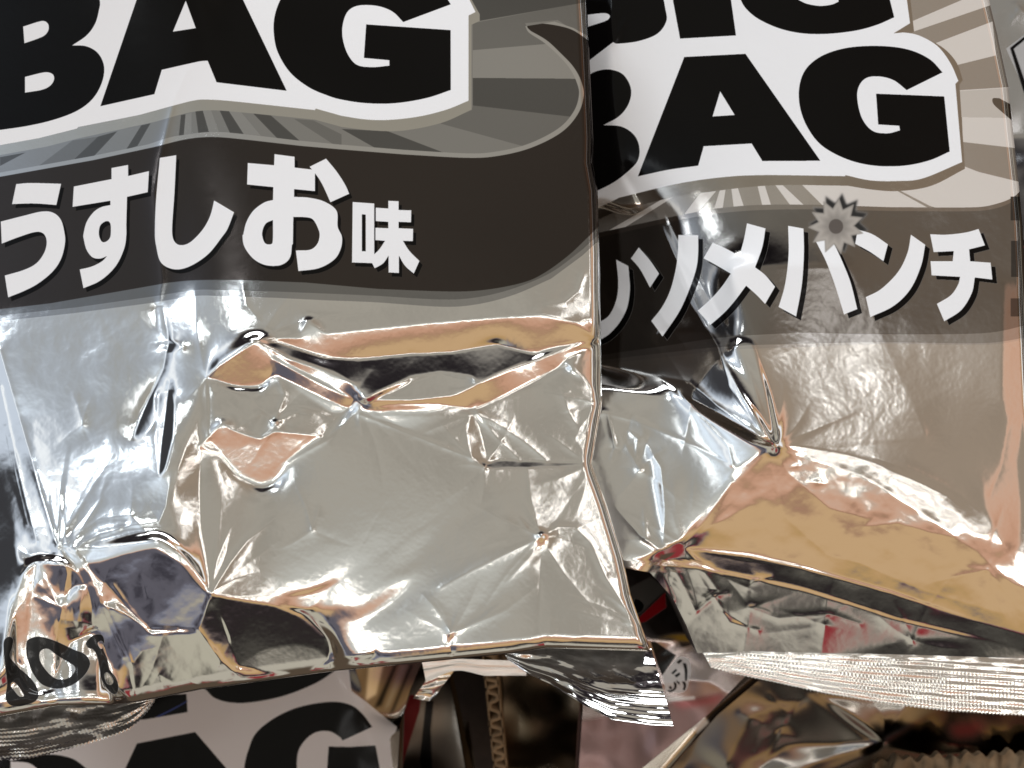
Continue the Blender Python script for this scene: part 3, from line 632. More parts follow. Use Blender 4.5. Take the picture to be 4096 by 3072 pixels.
def relief_far():
    r = Relief(2150, -220, 4260, 3000, -.045)
    f = r.facet; st = r.stroke
    f("S 2100,-300 4300,-300 4300,3100 2100,3100", (12, -2), soft=0)
    g = r.slope(3500, 900, 15, 0); r.gx[:] = g[0]; r.gy[:] = g[1]
    # dark flank that dives under the near bag
    f("S 2100,700 2480,860 2625,870 2680,1007 2766,1213 2875,1387 2960,1570 3085,1768 2970,1695 2770,1580 2640,1500 2411,1455 2100,1480", (-66, 8), (-62, 16), "S 2440,1100 2800,1150", soft=8, wt=5)
    f("S 2640,1330 2830,1330 2875,1400 2960,1580 3085,1768 2960,1700 2770,1590 2640,1505", (-56, 26), soft=5, wt=12)
    f("S 2100,-300 2440,-300 2440,170 2440,350 2480,700 2560,850 2100,720", (-60, 14), soft=12, wt=4)
    f("S 2625,860 2665,860 2725,1030 2805,1130 2875,1262 2935,1390 3020,1560 3098,1768 3083,1768 2960,1560 2875,1387 2766,1213 2680,1007", (-29, -12), soft=9, wt=2)
    f("S 2940,1390 3010,1390 3060,1560 3104,1765 3096,1765 3020,1560", (-6, 0), soft=8, wt=4)
    f("S 2411,1465 2640,1510 2770,1590 2970,1700 3100,1787 2950,1750 2770,1650 2560,1590 2411,1555", (-10, -4), soft=6)
    f("S 3112,1775 3090,1600 3020,1350 2930,1080 3400,1080 3700,1750 3300,1790", (13.5, -1), soft=8, wt=2)
    # pale left facet
    f("S 2100,1550 2414,1550 2560,1585 2770,1645 3000,1770 3100,1788 2930,1870 2740,2150 2640,2200 2560,2230 2480,2200 2390,1860", (-5, -3), soft=10, wt=1.6)
    f("S 2400,1640 2520,1660 2490,1800 2440,1790", (14, -42), soft=7)
    f("S 2540,1660 2590,1750 2560,1840 2530,1790", (18, -42), soft=7)
    f("S 2590,1830 2690,1900 2680,2100 2650,2190 2630,2050", (-24, -8), soft=22)
    # salmon and tan slope with its pale rim
    f("S 3105,1788 3180,1790 3330,1810 3500,1850 3700,1960 3880,2110 4010,2300 3900,2220 3700,2050 3500,1930 3300,1870", (2, -27.5), soft=26)
    f("S 3105,1800 3300,1850 3480,1920 3700,2060 3900,2200 4050,2330 4300,2420 4300,2600 3900,2480 3560,2360 3200,2260 3000,2215 2740,2185 2800,2090 2930,1930", (8, -30), (4, -52), "S 3560,1930 3420,2300", soft=7)
    f("S 3110,1800 3030,1840 2930,1930 2800,2090 2730,2170 2760,2180 2860,2080 2960,1980 3060,1860", (10, -34), soft=10)
    f("S 3080,1800 2930,1885 2760,2140 2730,2170 2800,2090 2930,1935", (2, -26), soft=9)
    # right rim: salmon, then the bright side
    f("N 570,1260 640,1260 680,1700 W 790,620 810,880 790,1130 770,1180 680,1020 600,860 590,740 690,640 725,470 730,400 700,260", (33.5, -2), soft=10)
    # dark foot
    f("S 2740,2195 3000,2225 3200,2270 3560,2370 3900,2480 4300,2590 4300,2650 3900,2545 3582,2470 3400,2410 3221,2355 3000,2305 2850,2275", (6, -64), soft=5, wt=6)
    f("S 2640,2255 2850,2280 3000,2312 3221,2362 3400,2417 3582,2477 3900,2552 4300,2660 4300,2900 2700,2900 2700,2400", (5, -72), (7, -75), "S 3200,2350 3200,2620", soft=10, wt=2.5)
    f("S 3330,2620 3600,2560 3900,2540 4120,2580 4120,2660 3500,2660", (6, -67), soft=12)
    r.outside("S 2100,-300 2340,-300 2350,300 2395,900 2405,1650 2370,1860 2490,2230 2500,2262 2600,2300 2700,2400 2790,2650 4300,2680 4300,3200 2100,3200")
    r.outside("S 4000,-300 4080,340 4110,720 4140,1300 4300,1400 4300,-300")
    h = r.solve(1.6)
    for q, w, s, tp in [
        ("F 985,600 930,450 860,250 800,100", 26, .09, (1, .2)), ("F 990,600 1010,450 1030,300", 26, .06, (1, .1)), ("F 985,600 880,480 760,300 700,100 640,0 M 900,1160 750,820 600,480 480,330", 18, .14, (1, .4)),
        ("F 980,605 850,500 700,400 560,280 140,200", 22, .14, (1, .5)), ("F 770,680 750,600 640,480 420,270 140,180", 20, .11, (.8, .3)), ("F 770,690 600,600 300,470 140,430", 10, .11, (.6, .6)),
        ("F 985,600 890,500 800,370 730,230", 12, -.18, (1, .2)), ("F 990,595 1090,600 1250,615 1430,660 1640,750 1850,850", 16, .05, (1, .5)),
        ("F 440,1090 440,900 420,700 340,560", 24, .12, (.6, .2)), ("F 430,1100 330,1040 200,900", 18, .12, (.8, .2)), ("F 420,1110 350,1050 340,900", 14, .12, (.8, .3)),
        ("F 530,1090 640,960 770,770", 10, .14, (1, .6)), ("F 520,1100 440,1130 370,1210", 12, .3, (.8, .8)), ("F 440,1130 520,1250 590,1400", 14, .3, (.8, .6)),
        ("F 300,660 310,560 260,520", 12, .14, (.3, .3)), ("F 160,430 200,600 180,660", 14, .14, (.3, .3)),
        ("F 1000,650 1040,720 1250,900 1440,950", 18, .05, (.4, .4)), ("F 1440,920 1420,990 1590,970 1740,1020 1860,1040", 16, .06, (.5, .5)), ("F 960,700 1040,950 1240,1130 1400,1170 1700,1300 2100,1420", 14, .045, (.4, .4)),
        ("F 1060,700 1100,690 1090,660", 14, .08, (.3, .3)), ("F 1160,770 1230,780", 16, .10, (.3, .3)),
        ("F 570,1430 650,1360 700,1330 750,1320", 14, .3, (.6, .6)), ("F 690,1340 760,1460 900,1500", 12, .35, (.6, .6)), ("F 720,1400 860,1490", 10, -.3, (.6, .6)), ("F 850,1290 900,1250 960,1240", 20, .25, (.5, .5)),
        ("F 880,1400 1000,1440 1250,1420 1400,1470", 20, .2, (.4, .4)), ("F 560,1110 700,1300 640,1340", 18, .25, (.5, .4)),
        ("C 180,200 176,150 170,80", 16, .2, (1, .2)), ("C 190,190 260,60", 16, .12, (1, .2)), ("C 150,1400 400,1660", 40, .07, (.5, .5)), ("C 260,1300 520,1640", 26, .07, (.5, .5)),
        ("W 0,600 150,640 330,720 460,790 560,880", 24, .05, (.6, .3)), ("W 740,430 700,650 640,800", 14, -.06, (.6, .4)),
    ]:
        st(q, w, s, tp)
    for i, (q, n, ln, arc) in enumerate([("S 3105,1788", 3, (150, 420), (200, 290)), ("S 3105,1788", 4, (120, 420), (-60, 20)), ("S 2735,2180", 6, (100, 340), (180, 330)), ("S 2735,2190", 7, (120, 420), (10, 110)), ("S 2640,2280", 5, (100, 300), (30, 110)),
                                 ("S 3950,2280", 6, (100, 300), (0, 360)), ("S 3000,2430", 7, (80, 260), (0, 360)), ("S 3300,2500", 6, (80, 300), (0, 360)), ("S 3650,2560", 6, (80, 300), (150, 380)), ("S 2770,1570", 5, (80, 260), (0, 360)), ("S 2560,1880", 5, (80, 240), (0, 360))]):
        r.fan(q, n, 400 + i, ln, arc=arc)
    R = r.R; px = S * r.step
    h = h + r.extra
    blot = gblur(R.cover([curve("S 3080,1150 3300,1280 3700,1300 3850,1500 3800,1750 3500,1700 3150,1720 3100,1500")], 1), 18)
    band_ = gblur(R.cover([curve("S 3250,800 3900,800 3900,1380 3300,1380")], 1), 18)
    slope_ = gblur(R.cover([curve("S 3105,1800 3500,1850 3900,2120 4260,2300 4260,2560 3500,2350 2760,2180")], 1), 8)
    foot = gblur(R.cover([curve("S 2650,2240 3100,2330 4260,2700 4260,3000 2600,3000")], 1), 8)
    flank = gblur(R.cover([curve("S 2150,850 2480,870 2800,1240 3000,1650 2700,1500 2150,1500")], 1), 8)
    h += noise(R.h, R.w, 40, seed=13) * .004 * 40 * px
    h += noise(R.h, R.w, 16, seed=14) * (.004 + .009 * blot + .003 * band_ + .026 * slope_ + .022 * foot + .012 * flank) * 16 * px
    h += noise(R.h, R.w, 6, seed=16) * (.002 + .003 * blot + .003 * band_ + .024 * slope_ + .004 * foot + .008 * flank) * 6 * px
    h += noise(R.h, R.w, 1.1, seed=17) * (.006 + .005 * blot) * 1.1 * px
    h += noise(R.h, R.w, 2.4, seed=15) * (.003 + .003 * blot + .003 * band_ + .006 * slope_ + .004 * foot) * 2.4 * px
    return r, h

FAR_L = (np.array([-300, 2240, 2262, 2290, 2390, 2500, 2640, 3000.]), np.array([2240, 2240, 2440, 2600, 2690, 2745, 2800, 2860.]))
FAR_R = (np.array([-300, 0, 140, 343, 470, 723, 900, 1300, 3000.]), np.array([3940, 3956, 3990, 4033, 4046, 4074, 4090, 4110, 4190.]))
FAR_B = (np.array([2200, 2800, 3000, 3300, 3600, 4096, 4300.]), np.array([2612, 2612, 2606, 2612, 2618, 2634, 2640.]))

# ------------------------------------------------------------------ building
def image_of(name, arr, color):
    h, w = arr.shape[:2]
    im = bpy.data.images.new(name, w, h, float_buffer=False)
    im.colorspace_settings.name = 'sRGB' if color else 'Non-Color'
    px = np.ones((h, w, 4), np.float32)
    if arr.ndim == 2: px[..., :3] = arr[..., None]
    else: px[..., :3] = arr
    if color: px[..., :3] = np.where(px[..., :3] <= .0031308, px[..., :3] * 12.92, 1.055 * px[..., :3].clip(0, 1) ** (1 / 2.4) - .055)
    im.pixels.foreach_set(px[::-1].ravel()); im.update()
    return im

def foil_material(name, art=None, rough=.145, tint=(.90, .885, .86), bump=.004, scale=900.0, inkrough=.12):
    """bare foil mirrors softly (Beckmann lobe); where ink is opaque it is a glossy coloured film"""
    m = bpy.data.materials.new(name); m.use_nodes = True
    nt = m.node_tree; b = nt.nodes["Principled BSDF"]; ln = nt.links.new
    g = nt.nodes.new("ShaderNodeBsdfAnisotropic"); g.distribution = 'BECKMANN'; g.inputs["Roughness"].default_value = rough
    mx = nt.nodes.new("ShaderNodeMixShader"); out = nt.nodes["Material Output"]
    ln(b.outputs[0], mx.inputs[1]); ln(g.outputs[0], mx.inputs[2]); ln(mx.outputs[0], out.inputs["Surface"])
    b.inputs["Roughness"].default_value = inkrough; b.inputs["Specular IOR Level"].default_value = .2
    if art is None:
        g.inputs["Color"].default_value = (*tint, 1); mx.inputs[0].default_value = 1
    else:
        t1 = nt.nodes.new("ShaderNodeTexImage"); t1.image = image_of(name + "_print", art.c, True); t1.extension = 'EXTEND'
        t2 = nt.nodes.new("ShaderNodeTexImage"); t2.image = image_of(name + "_foil", art.m, False); t2.extension = 'EXTEND'
        ln(t1.outputs["Color"], b.inputs["Base Color"]); ln(t1.outputs["Color"], g.inputs["Color"]); ln(t2.outputs["Color"], mx.inputs[0])
    tc = nt.nodes.new("ShaderNodeTexCoord")
    nz = nt.nodes.new("ShaderNodeTexNoise"); nz.inputs["Scale"].default_value = scale; nz.inputs["Detail"].default_value = 3
    ln(tc.outputs["Object"], nz.inputs["Vector"])
    bp = nt.nodes.new("ShaderNodeBump"); bp.inputs["Strength"].default_value = bump; bp.inputs["Distance"].default_value = .002
    ln(nz.outputs["Fac"], bp.inputs["Height"]); ln(bp.outputs["Normal"], b.inputs["Normal"]); ln(bp.outputs["Normal"], g.inputs["Normal"])
    return m

def plain_material(name, col, rough=.7, metal=0.0, var=.25, scale=120.0):
    m = bpy.data.materials.new(name); m.use_nodes = True
    nt = m.node_tree; b = nt.nodes["Principled BSDF"]; ln = nt.links.new
    b.inputs["Roughness"].default_value = rough; b.inputs["Metallic"].default_value = metal
    tc = nt.nodes.new("ShaderNodeTexCoord"); nz = nt.nodes.new("ShaderNodeTexNoise"); nz.inputs["Scale"].default_value = scale; nz.inputs["Detail"].default_value = 5
    ln(tc.outputs["Object"], nz.inputs["Vector"])
    cr = nt.nodes.new("ShaderNodeValToRGB")
    cr.color_ramp.elements[0].color = (*[c * (1 - var) for c in col], 1); cr.color_ramp.elements[1].color = (*[min(1, c * (1 + var)) for c in col], 1)
    cr.color_ramp.elements[0].position = .3; cr.color_ramp.elements[1].position = .7
    ln(nz.outputs["Fac"], cr.inputs["Fac"]); ln(cr.outputs["Color"], b.inputs["Base Color"])
    return m

def mesh_object(name, co, quads, mat, parent=None, uv=None, ngons=(), origin=None):
    me = bpy.data.meshes.new(name)
    co = np.asarray(co, np.float32).reshape(-1, 3)
    if origin is not None: co = co - np.array(origin, np.float32)
    faces = np.asarray(quads, np.int32).reshape(-1, 4)
    nl = faces.size + sum(len(n) for n in ngons); nf = len(faces) + len(ngons)
    me.vertices.add(len(co)); me.vertices.foreach_set("co", co.ravel())
    me.loops.add(nl); me.polygons.add(nf)
    li = np.concatenate([faces.ravel()] + [np.asarray(n, np.int32) for n in ngons]) if ngons else faces.ravel()
    st = np.concatenate([np.arange(len(faces)) * 4, faces.size + np.cumsum([0] + [len(n) for n in ngons][:-1])]) if ngons else np.arange(len(faces)) * 4
    me.loops.foreach_set("vertex_index", li.astype(np.int32)); me.polygons.foreach_set("loop_start", st.astype(np.int32))
    me.polygons.foreach_set("use_smooth", np.ones(nf, bool))
    if uv is not None:
        ul = me.uv_layers.new(name="UVMap")
        ul.data.foreach_set("uv", np.asarray(uv, np.float32)[li].ravel())
    me.update(calc_edges=True); me.validate()
    o = bpy.data.objects.new(name, me); sc.collection.objects.link(o)
    me.materials.append(mat)
    if parent is not None: o.parent = parent
    return o

def thing(name, label, cat, loc=(0, 0, 0), group=None):
    o = bpy.data.objects.new(name, None); sc.collection.objects.link(o)
    o.location = loc; o["label"] = label; o["category"] = cat; o.empty_display_size = .02
    if group: o["group"] = group
    return o

def tag(o, label, cat, group=None):
    o["label"] = label; o["category"] = cat
    if group: o["group"] = group
    return o

def grid_quads(nr, nc, off=0):
    i = np.arange(nr - 1)[:, None] * nc + np.arange(nc - 1)[None]
    return np.stack([i, i + nc, i + nc + 1, i + 1], -1).reshape(-1, 4) + off   # facing +z (y runs down)

def closed_sheet(name, X, Y, Z, Zb, mat, parent, R=None, origin=None, flat_back=True, back=None):
    """front grid X,Y (photograph pixels) at height Z, closed by sides and a back at Zb"""
    nr, nc = X.shape
    fx, fy, fz = world(X, Y, Z)
    co = np.stack([fx, fy, fz], -1).reshape(-1, 3)
    q = grid_quads(nr, nc)
    ring = np.concatenate([np.arange(nc), np.arange(1, nr) * nc + nc - 1, (nr - 1) * nc + np.arange(nc - 2, -1, -1), np.arange(nr - 2, 0, -1) * nc])
    n0 = len(co)
    top = co[ring]; bot = top.copy(); bot[:, 2] = np.broadcast_to(Zb, X.shape).reshape(-1)[ring]
    co = np.concatenate([co, top, bot])
    m = len(ring); a = n0 + np.arange(m); b = np.roll(a, -1)
    sides = np.stack([b, a, a + m, b + m], -1); nq = len(q)
    uvx, uvy = X.reshape(-1), Y.reshape(-1)
    uvx = np.concatenate([uvx, uvx[ring], uvx[ring]]); uvy = np.concatenate([uvy, uvy[ring], uvy[ring]])
    uv = None
    if R is not None:
        uv = np.stack([(uvx - R.x0) / (R.w * R.step), 1 - (uvy - R.y0) / (R.h * R.step)], -1)
    if flat_back:
        ob = mesh_object(name, co, np.concatenate([q, sides]), mat, parent, uv, [list(n0 + m + np.arange(m))], origin)
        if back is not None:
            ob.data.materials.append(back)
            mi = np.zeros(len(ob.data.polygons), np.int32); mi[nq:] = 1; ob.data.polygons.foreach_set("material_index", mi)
        return ob
    n1 = len(co); bk = np.stack([fx, fy, np.broadcast_to(Zb, X.shape)], -1).reshape(-1, 3)
    co = np.concatenate([co, bk])
    if uv is not None: uv = np.concatenate([uv, uv[:nr * nc]])
    return mesh_object(name, co, np.concatenate([q, sides, grid_quads(nr, nc, n1)[:, ::-1]]), mat, parent, uv, (), origin)

def panel(name, parent, L, Rt, top, B, zfun, zb, mat, art, step=3.4, roll=(0, 0), rollamt=(1, 1), origin=None, back=None):
    nc = int((max(Rt[1]) - min(L[1])) / step); nr = int((max(B[1]) - top) / step)
    u = np.linspace(0, 1, nc)[None]; t = np.linspace(0, 1, nr)[:, None]
    # finer columns near the rolled right rim, finer rows near the rolled foot
    Y = top + t * (B[1].mean() - top) + 0 * u
    for _ in range(8):
        l = np.interp(Y, *L); r = np.interp(Y, *Rt)
        X = l + u * (r - l)
        Y = top + t * (np.interp(X, *B) - top)
    Z = zfun(X, Y)
    for d, w, am in ((np.interp(Y, *Rt) - X, roll[0], rollamt[0]), (np.interp(X, *B) - Y, roll[1], rollamt[1])):
        if w:
            q = np.clip((w - d) / w, 0, .999)
            Z = Z - w * S * am * (1 - np.sqrt(1 - q * q))
    return closed_sheet(name, X, Y, Z, zb, mat, parent, art.R if art else None, origin, True, back)

def seal(name, parent, top, bot, z, target, mat, ridges=9, v0=.0, amp=.10, crinkle=.10, teeth=0, step=3.0, seed=0, origin=None, thick=.0004, wobble=.8):
    A = curve(top, False); Bq = curve(bot, False)
    def res(P, n):
        s_ = np.concatenate([[0], np.cumsum(np.linalg.norm(np.diff(P, axis=0), axis=1))]); q = np.linspace(0, s_[-1], n)
        return np.stack([np.interp(q, s_, P[:, 0]), np.interp(q, s_, P[:, 1])], -1)
    la = np.linalg.norm(np.diff(Bq, axis=0), axis=1).sum(); nc = int(la / step)
    a = res(A, nc); b = res(Bq, nc)
    if teeth:
        k = np.arange(nc) * step / teeth
        b[:, 1] += 3.2 * (2 * np.abs(k % 1 - .5) - .5) * 2
    nr = int(np.linalg.norm(a - b, axis=1).max() / step) + 3
    v = np.linspace(0, 1, nr)[:, None]
    X = a[None, :, 0] * (1 - v) + b[None, :, 0] * v; Y = a[None, :, 1] * (1 - v) + b[None, :, 1] * v
    c = (X.mean(), Y.mean())
    rl = Relief(0, 0, 40, 40, z); gx, gy = rl.slope(c[0], c[1], *target)
    Z = z + (gx * (X - c[0]) + gy * (Y - c[1])) * S
    hgt = np.linalg.norm(a - b, axis=1)[None]
    per = np.maximum(hgt * (1 - v0) / ridges, 6)
    wob = noise(nr, nc, 60, 3, seed + 1) * wobble
    gate = sst(v0 - .06, v0 + .06, v) if v0 > 0 else 1.0
    gate = gate * (1 - .55 * wobble + .55 * wobble * np.tanh(noise(nr, nc, 30, 4, seed + 2) * 2))
    Z = Z + gate * amp * per * S * np.sin(2 * np.pi * (v - v0) * ridges / (1 - v0) + wob) / 2
    Z = Z + crinkle * S * step * (noise(nr, nc, 9, 5, seed + 3) * 9 * .8 + noise(nr, nc, 30, 4, seed + 4) * 4)
    Z = Z + crinkle * .35 * S * step * noise(nr, nc, 2.5, 1.6, seed + 5) * 2
    return closed_sheet(name, X, Y, Z, Z - thick, mat, parent, None, origin, flat_back=False)

def build():
    GROUP = "silver snack bags in the pile"
    # ---------------- carton floor
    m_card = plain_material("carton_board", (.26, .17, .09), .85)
    fl = mesh_object("carton_floor", [(-.6, -.5, -.262), (-.6, .5, -.262), (.6, .5, -.262), (.6, -.5, -.262)], [[3, 2, 1, 0]], plain_material("shaded_board", (.03, .02, .014), .9))  # board colour darkened to stand for shade at the bottom of the gap
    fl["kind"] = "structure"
    # ---------------- near bag
    art = art_near(); rel, h = relief_near()
    ref = bil(rel.R, h, np.array([1700.]), np.array([900.]))[0]; h = h - ref
    zb = -.052
    o0 = world(1200, 1400, 0); o0 = (o0[0], o0[1], zb)
    bag = thing("snack_bag", "big silver bag on top at left, white lettering on a dark brown band", "snack bag", o0, GROUP)
    mat = foil_material("near_foil", art); m_back = plain_material("shaded_back", (.022, .018, .016), .35)  # dark sides and back stand in for the shade between bags
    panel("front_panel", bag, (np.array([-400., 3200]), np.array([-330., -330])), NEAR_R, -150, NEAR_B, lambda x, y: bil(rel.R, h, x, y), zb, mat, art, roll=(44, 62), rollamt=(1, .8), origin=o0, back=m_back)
    m_seal = foil_material("seal_foil", None, rough=.12, bump=.004)
    zc = -.040
    seal("bottom_seal", bag, "S -330,2840 0,2830 Q 350,1020~ 620,985~ 900,990 1250,985 1500,975", "S -330,3075 0,3040 Q 300,1565 500,1515 750,1450~ 950,1395~ 1150,1330 1290,1265~ 1440,1120~ 1535,985", zc, (4, 36), m_seal, ridges=9, v0=.30, amp=.07, crinkle=.08, teeth=16, seed=31, origin=o0)
    seal("bottom_seal", bag, "H 985,560 1225,520 1500,535 1805,548", "H 1010,605 1130,690 1250,742 1440,862 1590,937 1800,966 1926,972", -.034, (0, 37), m_seal, ridges=9, v0=.5, amp=.07, crinkle=.06, teeth=0, seed=47, origin=o0)
    # ---------------- second bag
    art2 = art_far(); rel2, h2 = relief_far()
    ref = bil(rel2.R, h2, np.array([3500.]), np.array([900.]))[0]; h2 = h2 - ref - .030
    zb2 = -.105
    o1 = world(3300, 1400, -.03); o1 = (o1[0], o1[1], zb2)
    bag2 = thing("snack_bag", "silver bag at right with a burst and slanted white lettering on a grey-brown band", "snack bag", o1, GROUP)
    mat2 = foil_material("far_foil", art2)
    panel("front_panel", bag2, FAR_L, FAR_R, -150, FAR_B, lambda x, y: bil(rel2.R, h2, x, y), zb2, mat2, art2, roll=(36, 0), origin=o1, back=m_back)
    seal("bottom_seal", bag2, "K 425,555 600,530 900,535 1300,545 1700,555 2300,600 2420,605", "K 480,652 590,682 830,732 1100,792 1450,852 1800,893 2212,918 2420,930", -.070, (8, -17), m_seal, ridges=7, v0=.18, amp=.05, crinkle=.018, teeth=15, wobble=.4, seed=63, origin=o1)
    background(m_card, m_seal, GROUP)

# ------------------------------------------------------------------ deeper layer: other bags and the carton divider
def background(m_card, m_seal, GROUP):  # several foil tints are darkened to stand for shade deep in the pile
    def simple(name, label, part, L, Rt, top, B, z0, art, facets, wrinkle, zb, seed, rough=.16, roll=(0, 0), strokes=()):
        x0 = min(L[1]) - 40; x1 = max(Rt[1]) + 40; y0 = top - 40; y1 = max(B[1]) + 40
        r = Relief(x0, y0, x1, y1, z0, 6)
        r.facet("S %d,%d %d,%d %d,%d %d,%d" % (x0, y0, x1, y0, x1, y1, x0, y1), facets[0], soft=0)
        for q, t in facets[1:]: r.facet(q, t, soft=10)
        h = r.solve(5)
        for q, w, s_ in strokes: r.stroke(q, w, s_, (.5, .5))
        h = h + r.extra
        px = S * r.step
        for i, (sg, am) in enumerate(wrinkle): h += noise(r.R.h, r.R.w, sg, seed=seed + i) * am * sg * px
        h += z0 - h.mean()
        c = world((x0 + x1) / 2, (y0 + y1) / 2, z0); o = (c[0], c[1], zb)
        t = thing(name, label, "snack bag", o, GROUP)
        panel(part, t, L, Rt, top, B, lambda x, y: bil(r.R, h, x, y), zb, foil_material(name + "_foil", art, rough), art, step=5, roll=roll, origin=o)
        return t
    a_ = np.array
    # bag under the near one, big black letters on white
    a = Art(-320, 2500, 1800, 3220, 3.0, base=(.24, .21, .18))
    for q, c in [("T 240,180 420,180 330,560 200,640", .8), ("T 560,180 600,180 400,700 300,740", .02), ("T 760,180 800,180 560,760 470,880", .02), ("T 640,180 740,180 500,700 430,760", .35)]: a.fill(q, c, 1, soft=5)
    a.fill("T -20,200 20,520 200,650 440,850 595,972 575,1040 525,1085 505,1130 548,1600 S -400,3300 -400,2500 1300,2500", (.74, .69, .665), 0)
    for q in ["G 560,1400 700,1250 1055,1240 1062,1342 820,1384", "G 1140,1200 1170,1220 1215,1262~ 1300,1287~ 1420,1287~ 1600,1252~ 1780,1182~ 1895,1110 1800,1000 1200,1000", "G 775,1520 1105,1455 1285,1665 1400,1800 640,1800 710,1659",
              "G 1380,1700 1385,1640~ 1405,1560~ 1450,1460~ 1560,1372~ 1700,1312~ 1870,1284~ 1980,1300~ 2050,1350~ 2107,1426 1940,1503 1920,1480~ 1860,1450~ 1780,1460~ 1712,1520~ 1682,1600~ 1685,1760 1500,1800", "T -270,1220 0,1226 322,1206 375,1492 400,1650 -300,1650"]:
        a.fill(q, BLACK, 0)
    a.fill(["G -100,1500 60,1618 250,1582~ 400,1602~ 495,1665 520,1800 -100,1800", "G 60,1622 160,1630~ 215,1665 220,1760 60,1760"], BLACK, 0)
    a.fill("G 880,1370 1000,1310 1062,1275 1062,1282 1000,1320 900,1372", (.05, .07, .22), .2)
    simple("snack_bag", "bag under the big left one, huge black letters on its white label", "front_panel",
           (a_([2400., 3300]), a_([-200., -200])), (a_([2400., 2640, 2760, 2900, 3080, 3300]), a_([1720., 1690, 1640, 1600, 1590, 1580])), 2560, (a_([-300., 1900]), a_([3200., 3200])), -.115, a,
           [(-6, 2), ("T 0,100 1000,100 600,900 300,760", (30, -64))], [(12, .02), (5, .012)], -.150, 201, .2)
    # dark gap bag with a red printed stripe
    a = Art(1480, 2600, 2020, 3220, 3.0, base=(.30, .26, .22))
    a.fill("T 760,560 900,600 880,760 700,1330 640,1600 500,1600 520,1080 600,1000", (.16, .012, .014), .35)
    a.fill("T 960,640 1060,640 1020,1000 1040,1600 940,1600 880,1400", .03, 1)
    simple("snack_bag", "dark bag deep in the bottom gap with a red stripe along its left edge", "front_panel",
           (a_([2500., 3300]), a_([1540., 1540])), (a_([2500., 3300]), a_([1760., 1900])), 2680, (a_([1400., 2100]), a_([3200., 3200])), -.165, a, [(2, 34)], [(9, .10), (22, .10)], -.20, 211, .25)
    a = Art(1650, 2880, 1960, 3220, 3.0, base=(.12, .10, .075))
    simple("snack_bag", "dim greenish-brown bag corner deep in the gap, left of the cardboard edge", "front_panel",
           (a_([2900., 3300]), a_([1720., 1760])), (a_([2900., 3300]), a_([1850., 1930])), 2960, (a_([1600., 2100]), a_([3200., 3200])), -.20, a, [(4, -64)], [(14, .06)], -.23, 215, .3)
    # crimped corner peeping out below the near bag
    o = world(1800, 2680, -.085)
    t = thing("snack_bag", "small crimped golden foil corner with a pale rim under the big left bag", "snack bag", (o[0], o[1], -.10), GROUP)
    seal("corner_seal", t, "T 1340,230 1180,210 1000,330", "T 1090,560 1000,645 800,612", -.085, (12, -42), m_seal, ridges=5, v0=.1, amp=.06, crinkle=.14, seed=71, origin=(o[0], o[1], -.10))
    seal("rim", t, "T 900,100 1150,100 1600,120 2230,140", "T 960,400 1340,262~ 1700,325 2230,322", -.080, (4, -20), foil_material("rim_foil", None, .3, (.75, .70, .66)), ridges=2, amp=.04, crinkle=.03, seed=75, origin=(o[0], o[1], -.10))
    # gold-brown bag behind the divider
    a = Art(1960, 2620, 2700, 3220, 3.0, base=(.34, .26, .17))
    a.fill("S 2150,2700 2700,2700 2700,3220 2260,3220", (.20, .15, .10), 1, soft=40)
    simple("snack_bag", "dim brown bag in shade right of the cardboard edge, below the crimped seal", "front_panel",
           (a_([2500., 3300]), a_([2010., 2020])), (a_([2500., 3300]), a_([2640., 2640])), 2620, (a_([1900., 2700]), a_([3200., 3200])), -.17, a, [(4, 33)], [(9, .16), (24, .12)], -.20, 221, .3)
    # corrugated divider seen edge-on
    zt = -.150
    c = world(1985, 2900, zt)
    dv = thing("cardboard_divider", "upright corrugated cardboard edge showing its flutes in the dark bottom gap", "divider", (c[0], c[1], -.26))
    og = np.array((c[0], c[1], -.26))
    def wall(name, path, th):
        P = np.array([world(x, y, zt)[:2] for x, y in path]); d = np.gradient(P, axis=0); d /= np.linalg.norm(d, axis=1)[:, None]
        n = np.stack([-d[:, 1], d[:, 0]], -1) * th / 2; k = len(P)
        lo = -.259
        co = np.concatenate([np.c_[P + n, np.full(k, zt)], np.c_[P - n, np.full(k, zt)], np.c_[P + n, np.full(k, lo)], np.c_[P - n, np.full(k, lo)]])
        i = np.arange(k - 1)
        q = np.concatenate([np.stack([i, i + 1, k + i + 1, k + i], -1), np.stack([i, 2 * k + i, 2 * k + i + 1, i + 1], -1), np.stack([k + i, k + i + 1, 3 * k + i + 1, 3 * k + i], -1)])
        return mesh_object(name, co, q[:, ::-1], m_card, dv, None, (), og)
    yy = np.linspace(2600, 3200, 240)
    base = 1955 + (yy - 2700) * .10
    wall("liner", np.stack([base - 16, yy], -1), .0007); wall("liner", np.stack([base + 34, yy], -1), .0007)
    ph_ = yy / 58 * 2 * np.pi + 1.1 * np.sin(yy * .021)
    wall("fluting", np.stack([base + 9 + 21 * np.tanh(1.8 * np.sin(ph_)) * (1 + .15 * np.sin(yy * .033)), yy], -1), .0019)
    # pink-red bag with a small tag, right of the crimped flap
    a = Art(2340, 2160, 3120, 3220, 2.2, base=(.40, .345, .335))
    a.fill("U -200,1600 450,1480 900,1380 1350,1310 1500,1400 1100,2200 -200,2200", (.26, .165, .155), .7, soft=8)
    a.fill("U 750,1400 1100,1370 1380,1300 1300,1420 900,1480", (.30, .10, .10), .6, soft=10)
    a.fill("U 740,1360 1050,1340 1050,1375 740,1395", (.85, .82, .80), .1, soft=3)
    a.fill("U 250,560 500,520 735,360 720,190 640,270 430,470", (.33, .010, .015), .2)
    a.fill("U 250,180 560,20 730,160 450,420 380,470", (.58, .56, .52), .9)
